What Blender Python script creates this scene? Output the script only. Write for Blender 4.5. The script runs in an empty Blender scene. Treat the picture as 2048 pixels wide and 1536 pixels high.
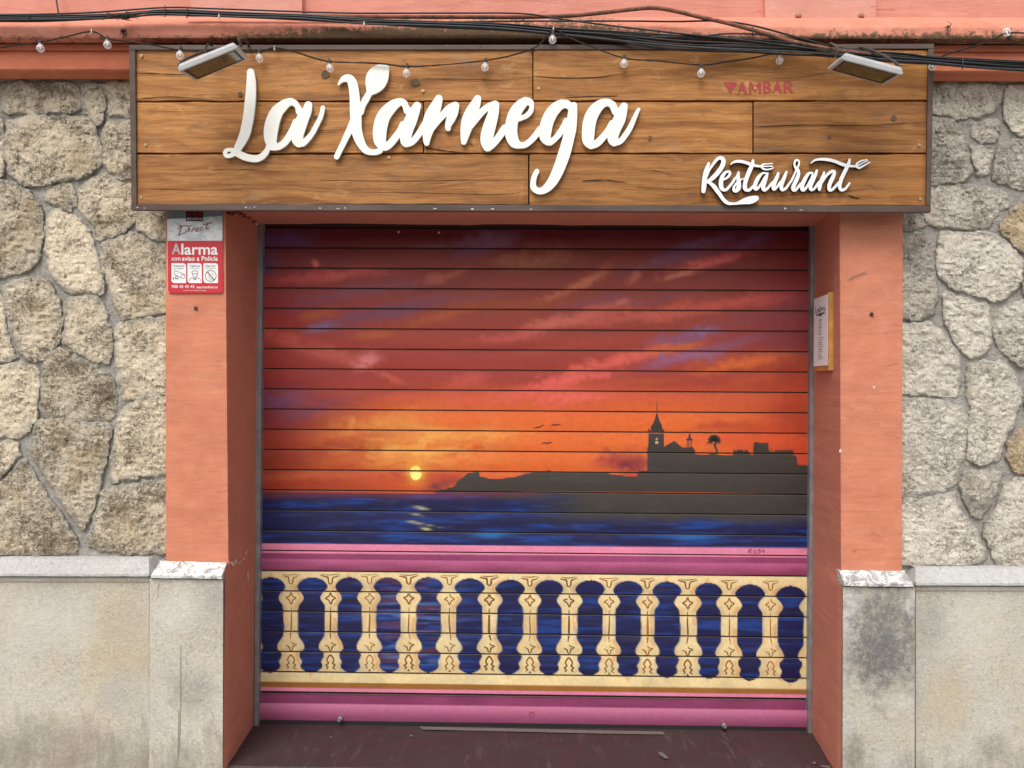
import bpy, bmesh, math, random
import numpy as np
from mathutils import Vector, Matrix

random.seed(7)
R = math.radians
SC = bpy.context.scene
COL = SC.collection

# ------------------------------------------------------------------ camera, sky, sun, exposure
F, CX, CY = 1500.0, 1024.0, 768.0            # focal length and centre in pixels of a 2048 x 1536 frame
CAM = np.array([0.0, -3.0, 1.62])            # eye height above the pavement, 3 m from the facade
_y = np.array([40 / F, -12 / F, 1.0]); _y /= np.linalg.norm(_y)
_x = np.array([1.0, -0.0075, 0.0]); _x -= _y * _x.dot(_y); _x /= np.linalg.norm(_x)
_z = np.cross(_y, _x); _z = _z if _z[1] > 0 else -_z
RIGHT = np.array([_x[0], _y[0], _z[0]]); UP = np.array([_x[1], _y[1], _z[1]]); FWD = np.array([_x[2], _y[2], _z[2]])
cam_data = bpy.data.cameras.new('camera'); cam = bpy.data.objects.new('camera', cam_data); COL.objects.link(cam)
cam_data.sensor_width = 36.0; cam_data.lens = 36.0 * F / 2048.0; cam_data.clip_end = 2000; cam_data.clip_start = 0.05
cam.matrix_world = Matrix(((RIGHT[0], UP[0], -FWD[0], CAM[0]), (RIGHT[1], UP[1], -FWD[1], CAM[1]), (RIGHT[2], UP[2], -FWD[2], CAM[2]), (0, 0, 0, 1)))
SC.camera = cam

SUN_EL, SUN_AZ = 54.0, 199.0                 # degrees; azimuth measured from +Y clockwise, 180 = straight in front of the facade
world = bpy.data.worlds.new('World'); SC.world = world; world.use_nodes = True
wn = world.node_tree; wn.nodes.clear()
sky = wn.nodes.new('ShaderNodeTexSky'); sky.sky_type = 'NISHITA'; sky.sun_disc = False
sky.sun_elevation = R(SUN_EL); sky.sun_rotation = R(SUN_AZ); sky.air_density = 1.0; sky.dust_density = 4.0; sky.ozone_density = 1.0
hs = wn.nodes.new('ShaderNodeHueSaturation'); hs.inputs['Saturation'].default_value = 0.22
bg = wn.nodes.new('ShaderNodeBackground'); bg.inputs['Strength'].default_value = 0.15
wo = wn.nodes.new('ShaderNodeOutputWorld')
wn.links.new(sky.outputs[0], hs.inputs['Color']); wn.links.new(hs.outputs[0], bg.inputs['Color']); wn.links.new(bg.outputs[0], wo.inputs['Surface'])
sun_data = bpy.data.lights.new('sun', 'SUN'); sun_data.energy = 1.25; sun_data.angle = R(28); sun_data.color = (1.0, 0.955, 0.89)
sun = bpy.data.objects.new('sun', sun_data); COL.objects.link(sun)
_d = Vector((math.sin(R(SUN_AZ)) * math.cos(R(SUN_EL)), math.cos(R(SUN_AZ)) * math.cos(R(SUN_EL)), math.sin(R(SUN_EL))))
sun.rotation_euler = _d.to_track_quat('Z', 'Y').to_euler()
SC.view_settings.view_transform = 'Standard'; SC.view_settings.look = 'None'
SC.view_settings.exposure = 0.44; SC.view_settings.gamma = 1.0; SC.view_settings.use_curve_mapping = False

# ------------------------------------------------------------------ helpers: geometry
def W(px, py, Y):
    """The point of the vertical plane y = Y seen at a pixel of the 2048 x 1536 photograph."""
    px = np.asarray(px, float); py = np.asarray(py, float); Y = np.asarray(Y, float)
    a = (px - CX) / F; b = -(py - CY) / F
    dx = a * RIGHT[0] + b * UP[0] + FWD[0]; dy = a * RIGHT[1] + b * UP[1] + FWD[1]; dz = a * RIGHT[2] + b * UP[2] + FWD[2]
    t = (Y - CAM[1]) / dy
    return np.stack([CAM[0] + t * dx, np.broadcast_to(Y, t.shape) + 0 * t, CAM[2] + t * dz], -1)

def lin(c):
    return tuple(((v / 255.0) / 12.92 if v / 255.0 <= 0.04045 else ((v / 255.0 + 0.055) / 1.055) ** 2.4) for v in c)

def hsh(ix, iy, seed):
    n = (ix.astype(np.int64) * 374761393 + iy.astype(np.int64) * 668265263 + seed * 974634541) & 0xFFFFFFFF
    n = ((n ^ (n >> 13)) * 1274126177) & 0xFFFFFFFF
    n = (n ^ (n >> 16)) & 0xFFFFFFFF
    return n / 4294967295.0

def vnoise(x, y, seed=0):
    x = np.asarray(x, float); y = np.asarray(y, float)
    ix = np.floor(x); iy = np.floor(y); fx = x - ix; fy = y - iy
    fx = fx * fx * fx * (fx * (fx * 6 - 15) + 10); fy = fy * fy * fy * (fy * (fy * 6 - 15) + 10)
    a = hsh(ix, iy, seed); b = hsh(ix + 1, iy, seed); c = hsh(ix, iy + 1, seed); d = hsh(ix + 1, iy + 1, seed)
    return a + (b - a) * fx + (c - a) * fy + (a - b - c + d) * fx * fy

def fbm(x, y, seed=0, octv=4):
    s = 0.0; a = 0.5; t = 0.0
    for o in range(octv):
        s = s + a * vnoise(x, y, seed + o * 17); t += a; a *= 0.5; x = x * 2.03 + 3.1; y = y * 2.03 + 1.7
    return s / t

def sstep(a, b, x):
    t = np.clip((x - a) / (b - a), 0, 1); return t * t * (3 - 2 * t)

def link(name, me, parent=None):
    o = bpy.data.objects.new(name, me); COL.objects.link(o)
    if parent is not None: o.parent = parent
    return o

def mesh(name, verts, faces, mat, parent=None, smooth=False, cols=None):
    me = bpy.data.meshes.new(name)
    me.from_pydata([tuple(map(float, v)) for v in verts], [], [tuple(map(int, f)) for f in faces])
    mats = mat if isinstance(mat, (list, tuple)) else [mat]
    for m in mats: me.materials.append(m)
    if smooth:
        me.polygons.foreach_set('use_smooth', [True] * len(me.polygons)); me.set_sharp_from_angle(angle=R(42))
    if cols is not None:
        at = me.color_attributes.new('Col', 'FLOAT_COLOR', 'POINT')
        c = np.ones((len(verts), 4), np.float32); c[:, :3] = np.asarray(cols)[:, :3]
        at.data.foreach_set('color', c.ravel())
    me.update()
    return link(name, me, parent)

def recalc(o):
    bm = bmesh.new(); bm.from_mesh(o.data); bmesh.ops.recalc_face_normals(bm, faces=bm.faces); bm.to_mesh(o.data); bm.free()
    return o

def tag(o, label=None, cat=None, group=None, kind=None):
    if label: o['label'] = label
    if cat: o['category'] = cat
    if group: o['group'] = group
    if kind: o['kind'] = kind
    return o

def thing(name, label, cat, group=None, loc=None):
    o = bpy.data.objects.new(name, None); COL.objects.link(o); o.empty_display_size = 0.1
    return tag(o, label, cat, group)

def prism(name, front, depth, mat, parent=None, bev=0.0):
    """front: list of points (counter-clockwise seen from the street) in a plane y = const, pushed back by depth; bevelled."""
    n = len(front); fr = [tuple(p) for p in front]; bk = [(p[0], p[1] + depth, p[2]) for p in front]
    o = mesh(name, fr + bk, [tuple(range(n)), tuple(range(2 * n - 1, n - 1, -1))] + [(i, n + i, n + (i + 1) % n, (i + 1) % n) for i in range(n)], mat, parent)
    bm = bmesh.new(); bm.from_mesh(o.data); bmesh.ops.recalc_face_normals(bm, faces=bm.faces)
    if bev: bmesh.ops.bevel(bm, geom=list(bm.edges), offset=bev, segments=2, profile=0.6, affect='EDGES')
    bm.to_mesh(o.data); bm.free()
    return o

def box_px(name, x0, y0, x1, y1, Y, depth, mat, parent=None, bev=0.0, Yt=None):
    """box with its front face over the pixel rectangle; Yt: depth of the top edge when it leans."""
    Yt = Y if Yt is None else Yt
    pts = [W(x0, y1, Y), W(x1, y1, Y), W(x1, y0, Yt), W(x0, y0, Yt)]
    return prism(name, pts, depth, mat, parent, bev)

def grid_faces(nr, nc):
    f = []
    for r in range(nr - 1):
        for c in range(nc - 1):
            a = r * nc + c; f.append((a, a + nc, a + nc + 1, a + 1))
    return f

def sheet(name, P, mat, parent=None, smooth=True, cols=None):
    nr, nc = P.shape[:2]
    return mesh(name, P.reshape(-1, 3), grid_faces(nr, nc), mat, parent, smooth, cols)

def sweep(name, rows, back, mat, parent=None, nx=60, amp=0.0, seed=1, fine=3, ends=True, scale=0.02, smooth=False):
    """rows: (xl, yl, xr, yr, Y) pixel end points and depth of each horizontal edge, top to bottom; ends run back to y = back."""
    rr = []
    for a, b in zip(rows[:-1], rows[1:]):
        ln = max(abs(b[1] - a[1]), abs(b[4] - a[4]) * 500); k = max(1, int(ln / fine))
        for j in range(k): rr.append([a[q] + (b[q] - a[q]) * j / k for q in range(5)])
    rr.append(list(rows[-1])); rr = np.array(rr)
    t = np.linspace(0, 1, nx)
    px = rr[:, 0:1] + (rr[:, 2:3] - rr[:, 0:1]) * t; py = rr[:, 1:2] + (rr[:, 3:4] - rr[:, 1:2]) * t
    Y = np.repeat(rr[:, 4:5], nx, 1)
    if amp: Y = Y + amp * (fbm(px * scale, py * scale, seed, 4) - 0.5) * 2; py = py + 300 * amp * (fbm(px * scale * 1.3, py * scale, seed + 5, 3) - 0.5)
    P = W(px, py, Y)
    if ends:
        bl_, br_ = back if isinstance(back, tuple) else (back, back); bm_ = min(bl_, br_)
        L = P[:, :1].copy(); L[:, :, 1] = bl_; Rr = P[:, -1:].copy(); Rr[:, :, 1] = br_
        P = np.concatenate([L, P, Rr], 1)
        T = P[:1].copy(); T[:, :, 1] = bm_; B = P[-1:].copy(); B[:, :, 1] = bm_
        P = np.concatenate([T, P, B], 0)
    o = sheet(name, P, mat, parent, smooth)
    return o

def tube(name, pts, r, mat, parent=None, sides=7, sub=6):
    """a round cable through pts (Catmull-Rom), r a radius or a list."""
    P = np.array([np.asarray(p, float) for p in pts]); n = len(P)
    if n > 2 and sub > 1:
        Q = np.vstack([2 * P[0] - P[1], P, 2 * P[-1] - P[-2]]); out = []
        for i in range(1, n):
            p0, p1, p2, p3 = Q[i - 1], Q[i], Q[i + 1], Q[i + 2]
            for k in range(sub):
                u = k / sub
                out.append(0.5 * (2 * p1 + (p2 - p0) * u + (2 * p0 - 5 * p1 + 4 * p2 - p3) * u * u + (3 * p1 - p0 - 3 * p2 + p3) * u ** 3))
        out.append(P[-1]); P = np.array(out)
    n = len(P); T = np.gradient(P, axis=0); T /= np.linalg.norm(T, axis=1)[:, None] + 1e-12
    ref = np.array([0.0, 1.0, 0.0]); A = np.cross(T, ref); ln = np.linalg.norm(A, axis=1)
    A[ln < 1e-3] = np.array([1.0, 0, 0]); A /= np.linalg.norm(A, axis=1)[:, None]; B = np.cross(T, A)
    rad = np.interp(np.linspace(0, 1, n), np.linspace(0, 1, len(r)), r) if isinstance(r, (list, tuple)) else np.full(n, r)
    ang = np.linspace(0, 2 * math.pi, sides, endpoint=False)
    V = P[:, None] + rad[:, None, None] * (A[:, None] * np.cos(ang)[None, :, None] + B[:, None] * np.sin(ang)[None, :, None])
    V = V.reshape(-1, 3); fc = []
    for i in range(n - 1):
        for j in range(sides):
            fc.append((i * sides + j, i * sides + (j + 1) % sides, (i + 1) * sides + (j + 1) % sides, (i + 1) * sides + j))
    fc.append(tuple(range(sides - 1, -1, -1))); fc.append(tuple((n - 1) * sides + j for j in range(sides)))
    return recalc(mesh(name, V, fc, mat, parent, True))

def lathe(name, prof, centre, axis, mat, parent=None, seg=14, smooth=True):
    """prof: (radius, along axis) pairs."""
    ax = Vector(axis).normalized(); q = ax.to_track_quat('Z', 'Y'); c = Vector(centre); V = []; fc = []
    for r_, h in prof:
        for k in range(seg):
            a = 2 * math.pi * k / seg; V.append(c + q @ Vector((r_ * math.cos(a), r_ * math.sin(a), h)))
    for i in range(len(prof) - 1):
        for k in range(seg): fc.append((i * seg + k, i * seg + (k + 1) % seg, (i + 1) * seg + (k + 1) % seg, (i + 1) * seg + k))
    fc.append(tuple(range(seg - 1, -1, -1))); fc.append(tuple((len(prof) - 1) * seg + k for k in range(seg)))
    return recalc(mesh(name, V, fc, mat, parent, smooth))

def crom(pts, sub=8, closed=False):
    P = np.array(pts, float); n = len(P)
    if n < 3: return np.array([P[0] + (P[-1] - P[0]) * t for t in np.linspace(0, 1, sub + 1)])
    Q = np.vstack([P[-1], P, P[0], P[1]]) if closed else np.vstack([2 * P[0] - P[1], P, 2 * P[-1] - P[-2]])
    out = []
    for i in range(1, n + (1 if closed else 0)):
        p0, p1, p2, p3 = Q[i - 1], Q[i], Q[i + 1], Q[i + 2]
        for k in range(sub):
            u = k / sub
            out.append(0.5 * (2 * p1 + (p2 - p0) * u + (2 * p0 - 5 * p1 + 4 * p2 - p3) * u * u + (3 * p1 - p0 - 3 * p2 + p3) * u ** 3))
    if not closed: out.append(P[-1])
    return np.array(out)

# ------------------------------------------------------------------ helpers: materials
class NT:
    def __init__(s, name):
        s.m = bpy.data.materials.new(name); s.m.use_nodes = True; s.t = s.m.node_tree; s.t.nodes.clear()
        s.out = s.n('ShaderNodeOutputMaterial'); s.b = s.n('ShaderNodeBsdfPrincipled'); s.l(s.b.outputs[0], s.out.inputs[0])
        s._c = None
    def n(s, typ, **kw):
        x = s.t.nodes.new(typ)
        for k, v in kw.items():
            if k in x.inputs: x.inputs[k].default_value = v
            else: setattr(x, k, v)
        return x
    def l(s, a, b): s.t.links.new(a, b)
    def co(s, scale=(1, 1, 1), rnd=False, loc=(0, 0, 0), rot=(0, 0, 0)):
        if s._c is None: s._c = s.n('ShaderNodeTexCoord')
        v = s._c.outputs['Object']
        if rnd:
            oi = s.n('ShaderNodeObjectInfo'); mu = s.n('ShaderNodeMath', operation='MULTIPLY'); mu.inputs[1].default_value = 37.0
            s.l(oi.outputs['Random'], mu.inputs[0]); ad = s.n('ShaderNodeVectorMath', operation='ADD'); s.l(v, ad.inputs[0]); s.l(mu.outputs[0], ad.inputs[1]); v = ad.outputs[0]
        mp = s.n('ShaderNodeMapping'); mp.inputs['Scale'].default_value = scale; mp.inputs['Location'].default_value = loc; mp.inputs['Rotation'].default_value = rot
        s.l(v, mp.inputs['Vector']); return mp.outputs[0]
    def noise(s, scale=(1, 1, 1), det=4, rough=0.55, dist=0.0, rnd=False, loc=(0, 0, 0), lac=2.0, typ=None):
        nz = s.n('ShaderNodeTexNoise'); nz.inputs['Scale'].default_value = 1.0; nz.inputs['Detail'].default_value = det
        nz.inputs['Roughness'].default_value = rough; nz.inputs['Distortion'].default_value = dist; nz.inputs['Lacunarity'].default_value = lac
        if typ: nz.noise_type = typ
        s.l(s.co(scale, rnd, loc), nz.inputs['Vector']); return nz.outputs['Fac'] if 'Fac' in nz.outputs else nz.outputs[0]
    def ramp(s, fac, lo, hi, a=0.0, b=1.0):
        m = s.n('ShaderNodeMapRange'); m.inputs['From Min'].default_value = lo; m.inputs['From Max'].default_value = hi
        m.inputs['To Min'].default_value = a; m.inputs['To Max'].default_value = b; m.clamp = True; s.l(fac, m.inputs['Value']); return m.outputs[0]
    def math(s, op, a, b=None):
        m = s.n('ShaderNodeMath', operation=op)
        for i, v in enumerate((a, b)):
            if v is None: continue
            if isinstance(v, (int, float)): m.inputs[i].default_value = v
            else: s.l(v, m.inputs[i])
        return m.outputs[0]
    def mix(s, fac, a, b, mode='MIX'):
        m = s.n('ShaderNodeMix', data_type='RGBA', blend_type=mode)
        for i, v in ((0, fac), (6, a), (7, b)):
            if isinstance(v, (int, float)): m.inputs[i].default_value = v
            elif isinstance(v, tuple): m.inputs[i].default_value = (*v[:3], 1)
            else: s.l(v, m.inputs[i])
        return m.outputs[2]
    def spot(s, c, r, soft=0.5, warp=0.0):
        """1 inside an ellipsoid of centre c and radii r, fading out; edge warped by noise: a stain."""
        v = s.co(tuple(1 / q for q in r), loc=tuple(-c[i] / r[i] for i in range(3)))
        ln = s.n('ShaderNodeVectorMath', operation='LENGTH'); s.l(v, ln.inputs[0]); d = ln.outputs['Value']
        if warp: d = s.math('ADD', d, s.math('MULTIPLY', s.math('SUBTRACT', s.noise((22, 22, 22), 6, 0.65), 0.5), warp))
        return s.ramp(d, 1.0 - soft, 1.0, 1.0, 0.0)
    def bump(s, h, dist=0.01, strength=1.0, prev=None):
        b = s.n('ShaderNodeBump'); b.inputs['Strength'].default_value = strength; b.inputs['Distance'].default_value = dist
        s.l(h, b.inputs['Height'])
        if prev is not None: s.l(prev, b.inputs['Normal'])
        return b.outputs[0]
    def done(s, col, rough=0.8, normal=None, spec=0.3, metal=0.0):
        if isinstance(col, tuple): s.b.inputs['Base Color'].default_value = (*col[:3], 1)
        else: s.l(col, s.b.inputs['Base Color'])
        if isinstance(rough, (int, float)): s.b.inputs['Roughness'].default_value = rough
        else: s.l(rough, s.b.inputs['Roughness'])
        s.b.inputs['Specular IOR Level'].default_value = spec; s.b.inputs['Metallic'].default_value = metal
        if normal is not None: s.l(normal, s.b.inputs['Normal'])
        return s.m

def plain(name, col, rough=0.6, spec=0.3, metal=0.0, var=0.12, sc=30.0, bump=0.0):
    t = NT(name); n = t.noise((sc, sc, sc), 5, 0.6)
    c = t.mix(t.ramp(n, 0.3, 0.7), tuple(v * (1 - var) for v in col), tuple(min(1, v * (1 + var)) for v in col))
    nm = t.bump(t.noise((sc * 4, sc * 4, sc * 4), 5, 0.6), bump) if bump else None
    return t.done(c, rough, nm, spec, metal)

def mat_plaster(name, base, dark, light, grime=None, streak=True, bumpd=0.006):
    t = NT(name)
    c = t.mix(t.ramp(t.noise((5, 5, 7), 5, 0.6), 0.35, 0.68), base, dark)
    c = t.mix(t.ramp(t.noise((14, 14, 22), 5, 0.65, loc=(3, 1, 2)), 0.5, 0.75, 0, 0.55), c, light)
    if streak: c = t.mix(t.ramp(t.noise((4, 4, 34), 4, 0.6, 0.6, loc=(1, 5, 2)), 0.55, 0.8, 0, 0.35), c, tuple(v * 0.8 for v in dark))
    c = t.mix(t.ramp(t.noise((90, 90, 90), 3, 0.7), 0.62, 0.78, 0, 0.3), c, tuple(v * 0.6 for v in dark))
    h = t.noise((3, 3, 17), 4, 0.55, 0.4); nm = t.bump(h, bumpd * 1.6, 0.6)
    ck = t.noise((7, 7, 46), 6, 0.66, 0.9, loc=(2, 2, 6)); nm = t.bump(t.ramp(ck, 0.655, 0.70, 1, 0), bumpd * 0.35, 0.8, nm); nm = t.bump(t.noise((110, 110, 140), 5, 0.6), bumpd * 0.28, 0.8, nm)
    c = t.mix(t.ramp(t.noise((36, 36, 50), 6, 0.7, 0.6, loc=(9, 3, 3)), 0.68, 0.73, 0, 0.30), c, (0.30, 0.22, 0.18))
    return t.done(c, 0.85, nm, 0.2), t

M = {}
M['terracotta'] = mat_plaster('terracotta_plaster', (0.56, 0.212, 0.128), (0.48, 0.170, 0.100), (0.62, 0.268, 0.178))[0]
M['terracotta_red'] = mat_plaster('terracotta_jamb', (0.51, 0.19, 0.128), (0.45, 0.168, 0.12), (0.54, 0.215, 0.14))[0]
M['fascia'] = mat_plaster('orange_fascia', (0.52, 0.165, 0.088), (0.44, 0.13, 0.07), (0.57, 0.20, 0.115))[0]
M['pink'] = mat_plaster('pink_plaster', (0.63, 0.265, 0.20), (0.57, 0.225, 0.165), (0.67, 0.315, 0.245))[0]
M['pink_pale'] = mat_plaster('pale_pink_plaster', (0.64, 0.30, 0.235), (0.59, 0.265, 0.205), (0.68, 0.35, 0.285))[0]

def mat_ledge():
    t = NT('weathered_ledge')
    c = t.mix(t.ramp(t.noise((7, 7, 10), 5, 0.6), 0.35, 0.7), (0.63, 0.255, 0.175), (0.55, 0.20, 0.13))
    c = t.mix(t.ramp(t.noise((16, 16, 20), 6, 0.7), 0.5, 0.75, 0, 0.6), c, (0.68, 0.33, 0.25))
    # lichen and soot: thick on the drip edge, in patches along the middle of the front
    z = t.n('ShaderNodeSeparateXYZ'); t.l(t.co(), z.inputs[0])
    zl = float(W(900, 70, -0.12)[2])
    low = t.ramp(z.outputs['Z'], zl - 0.035, zl + 0.05, 0.62, 0.0)
    mid = t.math('MULTIPLY', t.ramp(z.outputs['X'], -1.35, -0.6, 0, 0.33), t.ramp(z.outputs['X'], 0.25, 0.55, 1, 0))
    n = t.noise((30, 30, 24), 8, 0.72, 0.8)
    s = t.math('ADD', t.math('ADD', n, low), mid)
    g = t.ramp(t.math('ADD', s, t.math('MULTIPLY', t.math('SUBTRACT', t.noise((110, 110, 90), 5, 0.7, 0.8), 0.5), 0.6)), 0.76, 0.90)
    c = t.mix(g, c, t.mix(t.noise((60, 60, 60), 5, 0.7), (0.07, 0.05, 0.028), (0.22, 0.135, 0.08)))
    nm = t.bump(t.noise((40, 40, 50), 7, 0.65), 0.008, 0.8)
    return t.done(c, 0.9, nm, 0.15)
M['ledge'] = mat_ledge()

def mat_stone(name, cream, grey, brown, warm):
    t = NT(name); oi = t.n('ShaderNodeObjectInfo')
    big = t.noise((7, 7, 8), 4, 0.6, 0.5, rnd=True, loc=(4, 2, 9))           # patches of each stone
    mid = t.noise((24, 24, 27), 6, 0.66, 0.9, rnd=True)
    pit = t.noise((48, 48, 62), 5, 0.60, 2.4, rnd=True, loc=(1, 7, 3))        # worm-like crust
    fin = t.noise((190, 190, 220), 4, 0.6, 0.6, rnd=True, loc=(6, 1, 2))
    lean = t.math('ADD', t.math('MULTIPLY', t.math('SUBTRACT', big, 0.5), 0.75), t.math('MULTIPLY', t.math('SUBTRACT', oi.outputs['Random'], 0.5), 0.10))
    k = t.math('ADD', t.math('ADD', pit, lean), t.math('MULTIPLY', t.math('SUBTRACT', mid, 0.5), 0.5))
    c = t.mix(t.ramp(k, 0.34, 0.45), brown, grey); c = t.mix(t.ramp(k, 0.43, 0.58), c, cream)
    c = t.mix(t.ramp(fin, 0.52, 0.70, 0, 0.35), c, tuple(min(0.8, v * 1.2) for v in cream)); c = t.mix(t.ramp(fin, 0.44, 0.30, 0, 0.40), c, tuple(v * 0.62 for v in brown))
    c = t.mix(t.ramp(t.noise((5, 5, 6), 4, 0.6, rnd=True, loc=(8, 8, 1)), 0.54, 0.70, 0, 0.45), c, warm)
    c = t.mix(1.0, c, t.mix(oi.outputs['Random'], (0.82, 0.80, 0.78), (1.12, 1.08, 1.02)), 'MULTIPLY')
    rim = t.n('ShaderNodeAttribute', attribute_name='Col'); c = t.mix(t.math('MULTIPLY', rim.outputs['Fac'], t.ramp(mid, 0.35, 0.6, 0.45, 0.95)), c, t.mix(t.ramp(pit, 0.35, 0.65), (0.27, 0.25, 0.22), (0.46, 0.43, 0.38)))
    nm = t.bump(mid, 0.015, 0.75); nm = t.bump(pit, 0.010, 0.8, nm); nm = t.bump(fin, 0.004, 0.9, nm)
    return t.done(c, 0.92, nm, 0.12)
M['stone_l'] = mat_stone('limestone_warm', (0.74, 0.65, 0.51), (0.43, 0.375, 0.29), (0.205, 0.165, 0.115), (0.60, 0.47, 0.29))
M['stone_r'] = mat_stone('limestone_grey', (0.72, 0.68, 0.60), (0.49, 0.46, 0.41), (0.28, 0.25, 0.21), (0.58, 0.52, 0.42))
M['stone_y'] = mat_stone('limestone_ochre', (0.72, 0.60, 0.42), (0.52, 0.42, 0.28), (0.38, 0.28, 0.16), (0.66, 0.49, 0.27))
def mat_mortar():
    t = NT('mortar'); n = t.noise((18, 18, 18), 6, 0.65); n2 = t.noise((120, 120, 120), 5, 0.65)
    c = t.mix(t.ramp(n, 0.35, 0.68), (0.29, 0.273, 0.243), (0.46, 0.43, 0.385)); c = t.mix(t.ramp(n2, 0.55, 0.75, 0, 0.5), c, (0.50, 0.47, 0.42)); c = t.mix(t.ramp(t.noise((38, 38, 38), 6, 0.7, 0.8, loc=(3, 3, 3)), 0.55, 0.7, 0, 0.6), c, (0.14, 0.13, 0.115))
    return t.done(c, 0.95, t.bump(n2, 0.010, 1.0, t.bump(n, 0.02, 0.9)), 0.1)
M['mortar'] = mat_mortar()

def mat_base(name, spots, base=(0.50, 0.465, 0.395), warm=(0.48, 0.41, 0.295), grey=(0.33, 0.318, 0.295)):
    """dressed limestone; spots: (centre, radii, colour, strength, warp) stains"""
    t = NT(name)
    n = t.noise((3.2, 3.2, 3.2), 5, 0.6); nf = t.noise((70, 70, 70), 6, 0.7, 0.8)
    c = t.mix(t.ramp(n, 0.42, 0.68), base, warm)
    c = t.mix(t.ramp(t.noise((2.4, 2.4, 1.6), 5, 0.62, loc=(5, 2, 7)), 0.48, 0.72, 0, 0.8), c, grey)
    c = t.mix(t.ramp(nf, 0.50, 0.66, 0, 0.42), c, tuple(v * 0.5 for v in grey)); c = t.mix(t.ramp(t.noise((150, 150, 170), 5, 0.65, 1.2, loc=(4, 1, 6)), 0.5, 0.62, 0, 0.45), c, (0.70, 0.67, 0.59))
    c = t.mix(t.ramp(t.noise((55, 55, 60), 6, 0.7, loc=(2, 9, 4)), 0.52, 0.7, 0, 0.35), c, (0.68, 0.65, 0.58))
    c = t.mix(t.ramp(t.noise((28, 28, 9), 7, 0.7, loc=(7, 7, 7)), 0.66, 0.74, 0, 0.4), c, (0.16, 0.13, 0.10))
    z = t.n('ShaderNodeSeparateXYZ'); t.l(t.co(), z.inputs[0]); sp = t.math('ADD', t.ramp(z.outputs['Z'], 0.0, 0.42, 0.42, 0.0), t.noise((14, 14, 5), 6, 0.7, 0.5, loc=(1, 6, 3))); c = t.mix(t.ramp(sp, 0.66, 0.95, 0, 0.7), c, (0.20, 0.17, 0.125))
    for ce, ra, co, st, wp in spots: c = t.mix(t.math('MULTIPLY', t.math('MULTIPLY', t.spot(ce, ra, 0.6, wp), t.ramp(t.noise((60, 60, 50), 5, 0.7, 0.8, loc=(3, 8, 5)), 0.34, 0.56, 0.45, 1.0)), st), c, co)
    nm = t.bump(nf, 0.005, 1.0, t.bump(t.noise((20, 20, 20), 5, 0.6), 0.005, 0.7)); nm = t.bump(t.noise((170, 170, 190), 4, 0.6, 1.0), 0.0022, 1.0, nm)
    return t.done(c, 0.9, nm, 0.15)

# ------------------------------------------------------------------ setting: pavement, road
ZG = 0.0
TH_F = float(W(1000, 1540, 0.0)[2])           # threshold level
def ground():
    t = NT('asphalt'); n = t.noise((40, 40, 40), 6, 0.7)
    am = t.done(t.mix(t.ramp(n, 0.3, 0.7), (0.04, 0.04, 0.042), (0.075, 0.074, 0.072)), 0.9, t.bump(t.noise((200, 200, 200), 3, 0.6), 0.004))
    t = NT('paving'); br = t.n('ShaderNodeTexBrick'); br.inputs['Scale'].default_value = 2.5; br.inputs['Mortar Size'].default_value = 0.012
    br.inputs['Color1'].default_value = (0.38, 0.36, 0.33, 1); br.inputs['Color2'].default_value = (0.44, 0.42, 0.385, 1); br.inputs['Mortar'].default_value = (0.15, 0.145, 0.135, 1)
    t.l(t.co(), br.inputs['Vector']); pm = t.done(t.mix(t.ramp(t.noise((6, 6, 6), 5, 0.6), 0.4, 0.7, 0, 0.5), br.outputs[0], (0.24, 0.225, 0.2)), 0.9)
    s = 250.0
    tag(mesh('road', [(-s, -s, -0.13), (s, -s, -0.13), (s, s, -0.13), (-s, s, -0.13)], [(0, 1, 2, 3)], am), kind='structure')
    y0, y1 = -5.5, 0.2
    v = [(-30, y0, -0.2), (30, y0, -0.2), (30, y1, -0.2), (-30, y1, -0.2), (-30, y0, ZG), (30, y0, ZG), (30, y1, ZG), (-30, y1, ZG)]
    tag(recalc(mesh('pavement', v, [(0, 1, 2, 3), (4, 5, 6, 7), (0, 1, 5, 4), (1, 2, 6, 5), (2, 3, 7, 6), (3, 0, 4, 7)], pm)), kind='structure')
ground()

# ------------------------------------------------------------------ rubble walls
YM = 0.055
def chaikin(P, k=2):
    P = np.array(P, float)
    for _ in range(k):
        Q = np.roll(P, -1, 0); P = np.stack([0.88 * P + 0.12 * Q, 0.12 * P + 0.88 * Q], 1).reshape(-1, 2)
    return P

def sdf_poly(P, X, Y):
    d = np.full(X.shape, 1e9); ins = np.zeros(X.shape, bool); n = len(P)
    for i in range(n):
        ax, ay = P[i]; bx, by = P[(i + 1) % n]; ex, ey = bx - ax, by - ay
        t = np.clip(((X - ax) * ex + (Y - ay) * ey) / (ex * ex + ey * ey + 1e-9), 0, 1)
        d = np.minimum(d, (X - ax - t * ex) ** 2 + (Y - ay - t * ey) ** 2)
        c = ((ay > Y) != (by > Y)) & (X < (bx - ax) * (Y - ay) / (by - ay + 1e-12) + ax); ins ^= c
    return np.where(ins, np.sqrt(d), -np.sqrt(d))

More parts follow.
